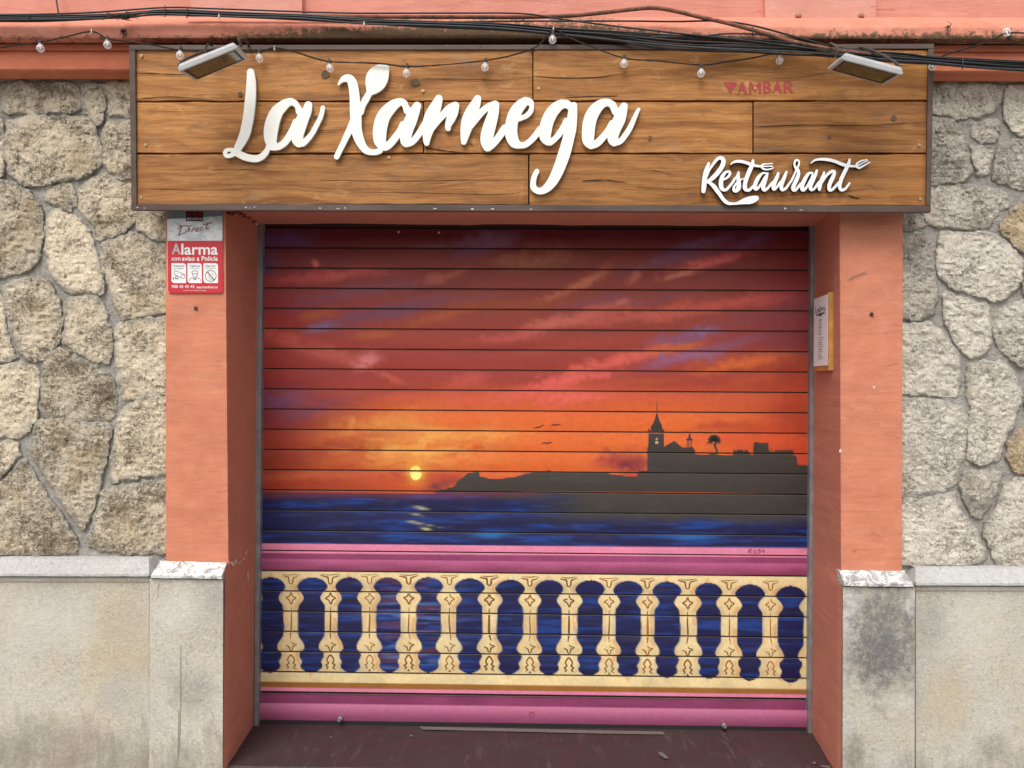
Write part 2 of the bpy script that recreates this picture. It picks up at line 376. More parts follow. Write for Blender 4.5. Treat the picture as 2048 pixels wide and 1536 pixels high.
def stone(poly, mat, parent, seed, step=3.2, xmin=None, xmax=None):
    P = chaikin(poly, 2); c = P.mean(0); P = c + (P - c) * 1.035
    x0, y0 = P.min(0) - 12; x1, y1 = P.max(0) + 12
    if xmin is not None: x0 = max(x0, xmin)
    if xmax is not None: x1 = min(x1, xmax)
    X, Y = np.meshgrid(np.linspace(x0, x1, max(4, int((x1 - x0) / step))), np.linspace(y0, y1, max(4, int((y1 - y0) / step))))
    d = sdf_poly(P, X, Y) + 4.2 + (fbm(X * 0.07, Y * 0.07, seed, 4) - 0.5) * 13
    e = sstep(-3.5, 3.5, d) * (0.88 + 0.12 * sstep(3, 22, d)); rng = random.Random(seed); prot = rng.uniform(0.010, 0.019)
    tl = (rng.uniform(-1, 1) * (X - c[0]) + rng.uniform(-1, 1) * (Y - c[1])) * 0.00005
    big = fbm(X * 0.028, Y * 0.028, seed + 3, 3) - 0.5
    rid = 1 - np.abs(fbm(X * 0.075, Y * 0.085, seed + 9, 4) * 2 - 1) * 2.2
    fin = fbm(X * 0.19, Y * 0.21, seed + 21, 2) - 0.5
    h = e * (prot + tl + 0.016 * big + 0.006 * rid + 0.008 * fin) - (1 - sstep(-3.5, 3.5, d)) * 0.016
    Yd = YM - h
    P3 = W(X, Y, Yd); nr, nc = X.shape; keep = d > -13; fc = []
    for r in range(nr - 1):
        for q in range(nc - 1):
            if keep[r, q] or keep[r + 1, q] or keep[r, q + 1] or keep[r + 1, q + 1]:
                a = r * nc + q; fc.append((a, a + nc, a + nc + 1, a + 1))
    used = sorted({i for f in fc for i in f}); mp = {v: i for i, v in enumerate(used)}; V = P3.reshape(-1, 3)[used]
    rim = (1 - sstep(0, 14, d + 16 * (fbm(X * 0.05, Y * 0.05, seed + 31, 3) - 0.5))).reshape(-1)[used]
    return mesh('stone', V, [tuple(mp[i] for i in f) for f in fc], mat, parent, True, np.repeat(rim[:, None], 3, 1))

LS = [
 [(3,168),(80,163),(155,168),(163,205),(155,222),(60,228),(10,224)],
 [(166,168),(203,168),(212,210),(205,240),(193,252),(178,235),(166,212)],
 [(208,166),(300,160),(300,235),(225,234),(212,207)],
 [(18,246),(60,236),(150,236),(182,240),(196,290),(207,325),(170,350),(110,362),(65,372),(25,355),(12,300)],
 [(216,246),(300,240),(300,360),(235,356),(208,328),(202,280)],
 [(-25,230),(3,235),(8,300),(4,350),(-25,350)],
 [(-25,362),(30,370),(62,388),(80,420),(86,470),(80,510),(58,538),(20,548),(-25,562)],
 [(95,374),(140,366),(152,400),(142,425),(110,412),(92,396)],
 [(160,374),(205,348),(285,368),(285,420),(266,445),(240,465),(195,480),(185,450),(166,425),(154,400)],
 [(93,440),(110,423),(145,430),(172,455),(185,480),(195,510),(204,560),(203,586),(150,584),(125,573),(105,545),(92,500)],
 [(278,425),(345,418),(345,484),(302,476),(276,460)],
 [(205,492),(262,466),(300,484),(345,492),(345,624),(290,630),(246,638),(227,600),(214,560),(204,525)],
 [(10,574),(60,558),(97,566),(118,600),(122,640),(120,680),(95,713),(70,720),(45,711),(30,680),(15,620)],
 [(-25,578),(3,583),(10,640),(22,690),(33,716),(10,724),(-25,720)],
 [(131,600),(195,594),(210,620),(219,660),(227,700),(215,723),(192,724),(150,702),(127,680),(129,640)],
 [(234,650),(345,634),(345,786),(285,790),(250,800),(241,770),(233,715)],
 [(-25,736),(30,729),(72,733),(78,760),(74,830),(60,858),(35,873),(-25,868)],
 [(90,722),(120,694),(150,714),(200,737),(226,760),(233,810),(224,838),(160,838),(95,830),(82,812),(86,760)],
 [(246,824),(276,797),(345,793),(345,943),(290,952),(222,962),(226,900),(234,852)],
 [(72,846),(120,841),(180,850),(220,854),(214,900),(199,970),(180,1026),(165,1056),(146,1036),(117,988),(87,940),(67,915)],
 [(-25,880),(30,883),(43,905),(24,930),(4,953),(-25,968)],
 [(45,920),(58,932),(92,987),(130,1045),(152,1085),(148,1106),(-25,1108),(-25,982),(10,962)],
 [(206,982),(270,970),(345,962),(345,1106),(216,1103),(178,1090),(181,1060),(194,1022)],
]
RS = [
 [(1840,170),(1960,167),(2008,172),(2002,200),(1985,225),(1950,234),(1905,234),(1840,222)],
 [(2013,172),(2075,170),(2075,275),(2032,267),(2010,245),(2006,215)],
 [(1830,232),(1900,241),(1924,263),(1934,300),(1943,345),(1923,361),(1880,366),(1830,360)],
 [(1941,248),(1990,239),(2000,260),(1994,280),(1965,287),(1943,272)],
 [(1941,292),(1983,296),(1984,315),(1974,348),(1955,350),(1946,320)],
 [(1996,291),(2030,281),(2075,285),(2075,380),(2040,379),(1988,360),(1988,338)],
 [(1835,372),(1930,371),(2010,386),(2014,410),(1993,430),(1974,460),(1930,456),(1880,453),(1858,445),(1845,420)],
 [(2021,422),(2075,388),(2075,508),(2042,499),(2007,470),(2002,445)],
 [(1790,425),(1846,430),(1853,450),(1840,459),(1790,459)],
 [(1790,470),(1853,469),(1866,490),(1870,560),(1873,600),(1860,628),(1840,637),(1790,634)],
 [(1882,468),(1960,466),(2000,481),(2028,500),(2043,530),(2038,570),(2014,593),(1985,601),(1940,588),(1902,573),(1880,550),(1877,510)],
 [(1887,588),(1940,602),(1978,616),(1979,660),(1976,700),(1940,716),(1917,694),(1902,665),(1887,635)],
 [(1991,621),(2040,602),(2075,597),(2075,728),(2042,733),(2002,704),(1987,670)],
 [(1790,650),(1860,650),(1888,667),(1908,700),(1920,740),(1918,773),(1908,790),(1870,790),(1790,783)],
 [(1934,737),(1960,727),(2000,727),(2028,752),(2043,800),(2028,840),(2004,890),(1996,918),(1965,926),(1934,918),(1937,870),(1944,825),(1932,790)],
 [(1790,800),(1870,803),(1920,817),(1936,836),(1933,880),(1918,930),(1912,966),(1880,981),(1790,990)],
 [(2036,862),(2075,832),(2075,948),(2030,943),(2014,915),(2017,890)],
 [(1927,946),(1975,939),(2003,951),(1993,980),(1978,1010),(1955,1040),(1932,1008),(1920,975)],
 [(1790,1003),(1880,996),(1910,988),(1918,1020),(1946,1057),(1962,1090),(1970,1118),(1940,1130),(1790,1126)],
 [(2006,977),(2030,957),(2075,962),(2075,1130),(1992,1130),(1981,1095),(1968,1060),(1987,1030)],
 [(2051,527),(2075,514),(2075,588),(2047,588)],
 [(2052,772),(2075,742),(2075,822),(2050,818)],
]
def mortar_sheet(name, x0, x1, y0, y1, parent, seed):
    X, Y = np.meshgrid(np.linspace(x0, x1, int((x1 - x0) / 6)), np.linspace(y0, y1, int((y1 - y0) / 6)))
    return sheet(name, W(X, Y, YM - 0.002 + 0.014 * (fbm(X * 0.035, Y * 0.035, seed, 5) - 0.5)), M['mortar'], parent)

wl = thing('stone_wall', 'rubble wall of warm beige limestone beside the alarm sign', 'wall')
mortar_sheet('mortar', -420, 336, 140, 1130, wl, 3)
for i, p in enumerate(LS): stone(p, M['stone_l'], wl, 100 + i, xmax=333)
for i, p in enumerate(LS):
    if min(q[0] for q in p) < 190: stone([(-50 - q[0], q[1]) for q in p][::-1], M['stone_l'], wl, 400 + i, step=9)
wr = thing('stone_wall', 'rubble wall of pale grey limestone beside the menu doorway pillar', 'wall')
mortar_sheet('mortar', 1800, 2480, 140, 1150, wr, 5)
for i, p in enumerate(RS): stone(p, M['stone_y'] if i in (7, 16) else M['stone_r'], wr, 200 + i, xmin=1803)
for i, p in enumerate(RS):
    if max(q[0] for q in p) > 1880: stone([(4150 - q[0], q[1]) for q in p][::-1], M['stone_r'], wr, 500 + i, step=9)

# ------------------------------------------------------------------ plinth course and door pillars
def c3(px, py, Y=-0.02): return tuple(float(v) for v in W(px, py, Y))
M['plinth_l'] = mat_base('plinth_limestone_warm', [(c3(250, 1290), (0.16, 0.2, 0.22), (0.44, 0.36, 0.245), 0.6, 1.0), (c3(120, 1500), (0.45, 0.2, 0.14), (0.26, 0.225, 0.17), 0.7, 0.9),
    (c3(90, 1250), (0.25, 0.2, 0.16), (0.58, 0.55, 0.48), 0.6, 0.8), (c3(240, 1390), (0.12, 0.2, 0.14), (0.40, 0.39, 0.37), 0.5, 0.9)])
M['plinth_r'] = mat_base('plinth_limestone_grey', [(c3(1960, 1240), (0.13, 0.2, 0.26), (0.60, 0.57, 0.49), 0.5, 0.8), (c3(1900, 1400), (0.12, 0.2, 0.2), (0.46, 0.37, 0.24), 0.6, 0.9),
    (c3(1860, 1250), (0.08, 0.2, 0.14), (0.30, 0.29, 0.27), 0.55, 0.9), (c3(1990, 1500), (0.08, 0.2, 0.07), (0.22, 0.20, 0.17), 0.6, 0.9)], base=(0.47, 0.445, 0.385))
M['coping'] = mat_base('coping_limestone', [], base=(0.46, 0.46, 0.455), warm=(0.42, 0.405, 0.38), grey=(0.35, 0.355, 0.36))
def mat_cap(name, bias):
    t = NT(name); n = t.noise((24, 24, 34), 7, 0.72, 0.8); f = t.noise((120, 120, 120), 5, 0.7)
    c = t.mix(t.ramp(t.math('ADD', n, t.math('MULTIPLY', t.math('SUBTRACT', f, 0.5), 0.5)), 0.50 + bias, 0.56 + bias), (0.70, 0.69, 0.66), t.mix(f, (0.20, 0.195, 0.19), (0.46, 0.455, 0.45)))
    return t.done(c, 0.9, t.bump(n, 0.010, 0.9, t.bump(f, 0.004, 0.9)), 0.12)
M['cap_l'] = mat_cap('cap_whitewash', 0.015); M['cap_r'] = mat_cap('cap_whitewash_worn', -0.02)
M['pier_l'] = mat_base('pier_limestone_warm', [(c3(390, 1380), (0.12, 0.2, 0.12), (0.27, 0.255, 0.23), 0.65, 0.9), (c3(360, 1220), (0.12, 0.2, 0.10), (0.62, 0.60, 0.54), 0.5, 0.8), (c3(440, 1190), (0.05, 0.2, 0.08), (0.34, 0.33, 0.31), 0.7, 1.2)])
M['pier_r'] = mat_base('pier_limestone_sooty', [(c3(1700, 1230), (0.05, 0.2, 0.16), (0.72, 0.71, 0.69), 0.7, 1.0), (c3(1820, 1205), (0.06, 0.2, 0.08), (0.70, 0.69, 0.67), 0.7, 1.0), (c3(1762, 1270), (0.21, 0.2, 0.32), (0.16, 0.156, 0.152), 0.9, 2.0),
    (c3(1755, 1310), (0.10, 0.2, 0.13), (0.14, 0.135, 0.13), 0.75, 1.6), (c3(1705, 1500), (0.05, 0.2, 0.10), (0.15, 0.14, 0.12), 0.6, 1.2), (c3(1790, 1400), (0.09, 0.2, 0.06), (0.58, 0.56, 0.51), 0.5, 0.8)], base=(0.44, 0.42, 0.375))

def plinth(label, x0, x1, dy, mat, seed):
    t = thing('plinth', label, 'stone base')
    sweep('coping', [(x0, 1112 + dy, x1, 1113 + dy, 0.045), (x0, 1118 + dy, x1, 1119 + dy, 0.02), (x0, 1147 + dy, x1, 1148 + dy, -0.035), (x0, 1152 + dy, x1, 1153 + dy, -0.035), (x0, 1152 + dy, x1, 1153 + dy, -0.005)], 0.06, M['coping'], t, 240, 0.0032, seed, fine=3, smooth=False, scale=0.05)
    sweep('slab', [(x0, 1153 + dy, x1, 1154 + dy, -0.004), (x0, 1154 + dy, x1, 1155 + dy, -0.018), (x0, 1161 + dy, x1, 1162 + dy, -0.018), (x0, 1165 + dy, x1, 1166 + dy, -0.010), (x0, 1640, x1, 1640, -0.010)], 0.06, mat, t, 70, 0.0018, seed + 1, fine=9)
    return t
plinth('long beige plinth slab under the wall with the alarm sign', -420, 298, 0, M['plinth_l'], 11)
plinth('grey stained plinth slab beside the sooty door pier', 1831.5, 2480, 19, M['plinth_r'], 13)

def pillar(label, xs_top, xs_bot, ytop, ybot, base, capm, pierm, seed):
    """xs: pixel x of left and right edge of the shaft; base: pixel x of the left and right edge of the pier block, y of cap"""
    t = thing('door_pillar', label, 'pillar'); bk = (0.07, 0.012) if base[1] == 'r' else (0.012, 0.07)
    sweep('shaft', [(xs_top[0], ytop, xs_top[1], ytop, 0.0), (xs_bot[0], ybot[0], xs_bot[1], ybot[1], 0.0)], bk, M['terracotta'], t, 40, 0.0022, seed, fine=6, scale=0.035, smooth=True)
    (bl, br, yc), inner = base
    def fl(px, Y): return 1064 + (px - 1064) * (3 - 0.042) / (3 + Y)      # same wall line at another depth
    def ends(o, Y): return (bl + o, fl(br, Y)) if inner == 'r' else (fl(bl, Y), br - o)
    cr = lambda o, ya, yb, Y: (ends(o, Y)[0], ya, ends(o, Y)[1], yb, Y)
    sweep('cap', [cr(22, ybot[0] - 2, ybot[1] - 2, 0.03), cr(22, ybot[0], ybot[1], -0.001), cr(3, yc - 8, yc - 6, -0.056), cr(2, yc - 2, yc, -0.056), cr(2, yc - 2, yc, -0.03)], bk, capm, t, 70, 0.0038, seed + 2, fine=2, scale=0.09)
    sweep('pier', [(bl, yc - 1, br, yc + 1, -0.03), (bl, yc, br, yc + 2, -0.042), (bl - 1, 1640, br - 1, 1640, -0.042)], bk, pierm, t, 40, 0.0018, seed + 4, fine=8)
    return t
pl_left = pillar('terracotta door pillar carrying the red alarm sign', (331, 449), (332, 456), 150, (1122, 1125), ((299, 446, 1158), 'r'), M['cap_l'], M['pier_l'], 31)
pl_right = pillar('terracotta door pillar with black soot on its stone pier', (1680, 1806), (1683, 1804), 150, (1140, 1142), ((1686, 1830, 1174), 'l'), M['cap_r'], M['pier_r'], 41)

# doorway lining: two jambs, lintel
YS = 0.36
dw = thing('doorway_lining', 'terracotta painted jambs and lintel around the shutter', 'doorway')
def jamb(xf, xr, yft, yrt, yrb, yfb, seed, inner, pier_px):
    n = 90; t = np.linspace(0, 1, n); py = yft + (yfb - yft) * t
    A = W(np.interp(py, [408, 1130, 1550], xf), py, 0.0); B = W(np.interp(t, [0, 1], xr), yrt + (yrb - yrt) * t, YS + 0.01)
    xp = float(W(pier_px, 1350, -0.042)[0]) + 0.005 * inner; zc = float(W(450, 1123 if inner > 0 else 1141, 0.0)[2])
    low = A[:, 2] < zc; A[low, 0] = np.where(inner * (xp - A[low, 0]) > 0, xp, A[low, 0])
    s = np.linspace(0, 1, 14); P = A[:, None] + (B - A)[:, None] * s[None, :, None]
    O = P[:, :1].copy(); O[:, :, 0] -= 0.010 * inner; O[:, :, 1] += 0.0022; P = np.concatenate([O, P], 1); s = np.concatenate([[0], s])
    P[:, :, 0] += 0.003 * (fbm(P[:, :, 2] * 9, P[:, :, 1] * 9, seed, 4) - 0.5) * s[None, :]
    bot = P[-1:].copy(); bot[:, :, 2] = -0.05; P = np.concatenate([P, bot], 0)
    E = P[P[:, 0, 2] < zc][:, 1:2].copy(); G = E.copy(); E[:, :, 1] = -0.0440 + 0.003 * (fbm(E[:, :, 2] * 40, E[:, :, 2] * 0, seed + 3, 3) - 0.2)
    sheet('jamb', P, M['terracotta_red'], dw); sheet('jamb_front', np.concatenate([E, G], 1), M['terracotta_red'], dw)
jamb((450, 457, 455), (519, 509), 408, 452, 1449, 1531, 51, 1, 446)
jamb((1679, 1682, 1679), (1627, 1622), 408, 452, 1466, 1550, 53, -1, 1686)
def lintel():
    X, S = np.meshgrid(np.linspace(0, 1, 120), np.linspace(0, 1, 10))
    A = W(np.linspace(440, 1690, 120), 409, 0.0); B = W(np.linspace(505, 1640, 120), 447 + np.linspace(0, 6, 120) + 4 * (fbm(np.linspace(0, 14, 120), np.zeros(120), 61, 3) - 0.5), YS - 0.005)
    P = A[None] + (B - A)[None] * S[..., None]
    U = B[None].copy(); U[:, :, 2] += 0.1; U[:, :, 1] += 0.001
    sheet('soffit', np.concatenate([P, U], 0), M['terracotta_red'], dw)
    box_px('lintel_face', 452, 170, 1678, 408, 0.0, 0.02, M['terracotta'], dw)
lintel()

# ------------------------------------------------------------------ threshold
def threshold():
    t = NT('maroon_painted_step'); n = t.noise((9, 14, 9), 6, 0.65); nf = t.noise((60, 60, 60), 6, 0.7)
    c = t.mix(t.ramp(n, 0.35, 0.7), (0.052, 0.022, 0.025), (0.038, 0.023, 0.023))
    c = t.mix(t.ramp(t.noise((4, 4, 4), 4, 0.6, loc=(4, 4, 4)), 0.5, 0.7, 0, 0.6), c, (0.05, 0.037, 0.034))
    for (qx, qy, rx, ry) in ((790, 1456, .02, .004), (1327, 1511, .02, .01), (1628, 1532, .012, .008), (662, 1474, .004, .004), (846, 1458, .3, .0)):
        pass
    c = t.mix(t.ramp(nf, 0.64, 0.76, 0, 0.5), c, (0.22, 0.19, 0.18)); c = t.mix(t.ramp(t.noise((30, 5, 30), 6, 0.7, 0.6, loc=(2, 2, 2)), 0.56, 0.70, 0, 0.5), c, (0.10, 0.08, 0.075))
    m = t.done(c, t.ramp(n, 0.3, 0.7, 0.5, 0.75), t.bump(nf, 0.003, 0.6), 0.35)
    o = thing('door_step', 'dark maroon painted door step below the roller shutter', 'step')
    A = W(np.linspace(430, 1700, 60), np.linspace(1531, 1549, 60), 0.0); B = A.copy(); B[:, 1] = YS + 0.1
    zf = A[:, 2].copy(); B[:, 2] = zf + 0.004
    Fr = A.copy(); Fr[:, 1] = -0.006; Fr[:, 2] -= 0.008; D = Fr.copy(); D[:, 2] = -0.02
    S = np.linspace(0, 1, 8)[:, None, None]; P = B[None] + (A - B)[None] * S
    P[:, :, 2] += 0.004 * (fbm(P[:, :, 0] * 7, P[:, :, 1] * 7, 71, 3) - 0.5)
    sheet('tread', P, m, o); sheet('riser', np.stack([P[-1], Fr, D], 0), m, o, False)
    pm = plain('bare_concrete_scrape', (0.13, 0.108, 0.10), 0.8)
    def scrape(pts, nm='scrape'):
        V = [W(a, b, 0.2) for a, b in pts]; out = []
        for (a, b) in pts:   # drop the pixel onto the tread
            d = np.array(W(a, b, 1.0)) - CAM; zt = float(np.interp(a, [430, 1700], [zf[0], zf[-1]])) + 0.0075
            out.append(CAM + d * ((zt - CAM[2]) / d[2]))
        mesh(nm, out, [tuple(range(len(out)))], pm, o)
    scrape([(838, 1453), (1326, 1463), (1330, 1469), (1200, 1467), (845, 1459)])
    scrape([(1316, 1503), (1327, 1506), (1338, 1516), (1330, 1517), (1318, 1509)])
    scrape([(1626, 1523), (1632, 1524), (1631, 1528), (1625, 1527)])
    scrape([(1640, 1530), (1662, 1532), (1660, 1536), (1644, 1534)])
    scrape([(819, 1470), (826, 1470), (825, 1473), (820, 1473)]); scrape([(660, 1473), (664, 1473), (664, 1476), (660, 1476)])
threshold()

# ------------------------------------------------------------------ roller shutter with its painted sunset
MK = 0.9                                      # paint strength
def slat_line(i, px):
    """pixel height of the joint below slat i (i = 0 is the topmost painted slat)"""
    u = (px - 527.0) / (1618.0 - 527.0)
    return (495.7 + 40.35 * i) * (1 - u) + (500.2 + 40.80 * i) * u

def slat_coord(px, py):
    u = (px - 527.0) / (1618.0 - 527.0); a = 495.7 * (1 - u) + 500.2 * u; b = 40.35 * (1 - u) + 40.80 * u
    return (py - a) / b + 1.0                 # slat i covers i .. i + 1

# spray strokes: x, y, half length, half width, angle, colour, strength, in a 2048-wide enlargement of the painted sky
STROKES = """
100 75 90 28 0 85 52 95 .7|40 160 40 40 0 78 58 98 .6|830 85 110 30 15 105 68 95 .7|640 100 60 14 5 105 72 85 .4|1600 95 130 18 18 95 62 98 .6|1520 150 150 18 14 112 72 95 .6|1800 85 80 22 20 92 52 88 .6|420 255 170 18 6 120 70 86 .6
230 300 90 20 10 114 60 78 .4|560 320 150 22 16 120 70 90 .65|400 350 150 22 14 116 66 86 .6|240 390 50 16 12 122 92 122 .7|800 290 110 18 8 132 74 78 .4|1240 300 120 20 10 127 70 90 .6|1480 285 150 16 10 127 68 84 .45|1560 425 110 22 12 132 84 114 .7|1630 405 40 14 8 142 104 144 .6
1700 460 150 16 14 137 84 110 .5|1560 500 130 24 10 148 94 124 .75|1850 360 140 26 8 132 66 76 .5|1950 300 60 40 0 127 60 72 .5|90 655 80 28 5 116 68 102 .65|180 700 130 22 14 122 60 82 .6|1930 430 90 60 5 127 58 66 .4
220 160 14 16 60 190 100 98 .7|330 200 150 18 4 176 84 82 .6|160 215 90 18 6 165 72 72 .5|650 215 30 16 10 168 95 84 .45|720 195 50 10 22 165 95 80 .4|1020 150 130 30 4 138 88 68 .55|1160 245 120 14 22 180 104 78 .6|1230 205 70 14 30 175 104 80 .5|1380 210 30 12 40 180 105 85 .5
1640 160 120 16 14 190 92 90 .7|1540 200 60 9 14 195 124 108 .6|1330 300 30 10 20 190 110 102 .6|1500 330 120 22 8 186 85 74 .5|1750 300 150 20 8 190 85 76 .6|1150 360 180 20 14 190 100 86 .65|1400 350 220 22 6 192 92 80 .6|1080 385 120 12 16 196 105 93 .5|920 425 110 18 8 186 85 75 .6|1250 405 170 9 2 148 60 50 .45
130 440 110 22 -12 175 78 64 .6|230 480 110 20 -14 170 80 68 .5|400 515 45 22 25 206 122 124 .75|300 505 80 20 -6 180 85 73 .5|500 580 100 10 -25 186 85 70 .6|770 590 60 24 20 190 85 73 .55|950 640 250 20 8 215 95 72 .6|1050 605 120 22 14 216 90 80 .7|1180 570 140 26 16 218 95 86 .75|1330 510 160 22 14 215 98 86 .65|1150 650 110 20 8 222 100 82 .7
230 340 60 16 10 162 82 42 .5|430 415 60 16 5 176 92 45 .55|680 350 120 16 14 166 85 48 .55|1000 310 200 20 5 152 78 48 .4|1520 465 90 14 10 206 106 50 .6|1750 520 150 20 10 212 108 48 .6|1400 585 130 12 0 172 78 40 .6|1880 600 90 22 5 165 66 40 .6|1950 560 60 50 0 150 54 38 .5|1800 580 70 12 8 180 78 42 .4
500 710 150 20 10 215 124 52 .5|520 760 150 36 0 222 150 72 .5|800 780 160 12 3 236 150 72 .65|640 800 200 26 4 226 150 72 .55|480 830 50 14 0 236 165 82 .6|660 850 90 16 8 242 178 86 .8|560 870 120 20 0 226 150 72 .5|350 870 150 16 5 190 100 48 .4|300 820 180 20 -3 158 62 34 .5|200 930 150 14 3 186 90 48 .45|100 870 100 20 0 138 48 30 .4|780 840 130 14 6 192 78 36 .5|420 790 90 14 8 180 84 40 .4
1350 880 90 30 0 132 50 56 .7|1290 870 60 18 0 165 60 52 .5|1370 930 30 10 0 176 48 62 .6|680 960 60 20 20 128 58 58 .6|620 930 120 24 0 165 46 36 .5|1700 750 100 14 4 178 72 44 .6|1900 760 120 16 3 195 74 42 .5|1800 800 200 30 0 215 84 40 .5|1950 700 60 80 0 170 64 40 .55|60 780 60 60 0 150 48 34 .5|520 615 130 16 4 150 62 48 .5|260 560 160 14 3 140 50 44 .5|900 470 160 12 4 142 56 46 .5|1150 460 180 14 8 168 72 54 .5|1300 540 120 9 10 158 62 48 .45|620 470 140 14 -4 146 58 46 .4|700 240 140 14 10 112 54 52 .45
"""
SKYROWS = [(60, (82, 18, 26), (80, 14, 22), (84, 16, 22)), (140, (104, 46, 48), (112, 52, 48), (104, 36, 36)), (220, (122, 50, 52), (128, 60, 52), (116, 46, 46)), (300, (126, 46, 50), (142, 66, 52), (136, 60, 60)), (380, (140, 48, 44), (150, 66, 54), (140, 60, 60)), (440, (142, 50, 44), (158, 66, 54), (136, 56, 58)), (510, (142, 48, 42), (156, 60, 50), (165, 74, 48)), (580, (136, 44, 42), (158, 60, 50), (176, 74, 42)), (640, (122, 44, 50), (200, 88, 52), (188, 82, 44)), (720, (120, 38, 46), (226, 108, 46), (176, 68, 40)), (800, (158, 60, 34), (227, 112, 48), (196, 76, 40)), (880, (148, 52, 30), (220, 106, 44), (196, 70, 40)), (960, (152, 52, 30), (206, 88, 40), (190, 60, 38))]
def sky_paint(X, Y):
    cx = (X - 510) * 1.8124; cy_ = (Y - 440) * 1.8124
    wy = cy_ + 26 * (fbm(X * 0.012, Y * 0.02, 307, 4) - 0.5); rows = np.array([r[0] for r in SKYROWS]); out = np.zeros(X.shape + (3,))
    for ch in range(3):
        L, C, Rr = [np.interp(wy, rows, [lin(r[k])[ch] for r in SKYROWS]) for k in (1, 2, 3)]
        u = np.clip((cx + 160 * (fbm(X * 0.01, Y * 0.025, 309, 3) - 0.5)) / 2000, 0, 1); a_ = sstep(0.02, 0.34, u); b_ = sstep(0.78, 1.0, u)
        out[..., ch] = (L * (1 - a_) + C * a_) * (1 - b_) + Rr * b_
    n1 = fbm(cx * 0.011, cy_ * 0.022, 313, 5); n2 = fbm(cx * 0.04, cy_ * 0.06, 315, 4)
    for k, ln_ in enumerate(STROKES.replace('\n', '|').strip('|').split('|')):
        x, y, hl, hw, an, r_, g_, b_, al_ = [float(v) for v in ln_.split()]
        ca, sa = math.cos(R(an)), math.sin(R(an)); dx = cx - x; dy = cy_ - y
        u = (dx * ca - dy * sa) / (hl * 1.1); v = (dx * sa + dy * ca) / (hw * 1.05)
        v = v + 1.5 * (n1 - 0.5) + 1.1 * (n2 - 0.5); u = u + 0.9 * (n2 - 0.5)
        v = np.where(v < 0, v * 0.85, v * 1.2)                                  # crisper under-edge of a cloud
        m = np.exp(-(u * u) ** 1.5 - (v * v) ** 1.2) * al_ * 1.25 * (0.70 + 0.6 * n2)
        m = np.clip(m, 0, 1)[..., None]; out = np.clip(out * (1 - m) + (np.array(lin((r_, g_, b_))) * 1.14 - 0.14 * out) * m, 0.004, 1)
    out = out * np.interp(Y, [475, 520, 560, 640, 720, 800, 860], [1.35, 1.6, 1.72, 1.58, 1.30, 1.08, 0.96])[..., None]  # upper rows brightened in the colour to offset the shade under the lintel
    out = out * np.array([1.0, 0.92, 0.88]); y_ = (np.exp(-((cx - 600) / 260) ** 2 - ((cy_ - 815) / 75) ** 2) * sstep(0.44, 0.62, fbm(cx * 0.009, cy_ * 0.03, 319, 5)))[..., None]; out = out * (1 - 0.6 * y_) + np.array(lin((240, 172, 84))) * 0.6 * y_
    out = out * (1 + 0.12 * (fbm(X * 0.11, Y * 0.13, 317, 3)[..., None] - 0.5))
    # the sun's halo
    g = np.exp(-((X - 832) / 17.0) ** 2 - ((Y - 946) / 19.0) ** 2)
    return out * (1 - g[..., None] * 0.8) + np.array(lin((250, 190, 70))) * g[..., None] * 0.8

def sea_paint(X, Y, base=0.0):
    n = fbm(X * 0.010, Y * 0.16, 321, 4); n2 = fbm(X * 0.016 + 7, Y * 0.22, 331, 3)
    navy = np.array(lin((22, 24, 74))); blue = np.array(lin((20, 62, 138))); dark = np.array(lin((20, 16, 50)))
    k = sstep(0.48, 0.76, n)[..., None] * 0.8; c = navy * (1 - k) + blue * k
    k = sstep(0.52, 0.34, n2)[..., None] * 0.6; return c * (1 - k) + dark * k

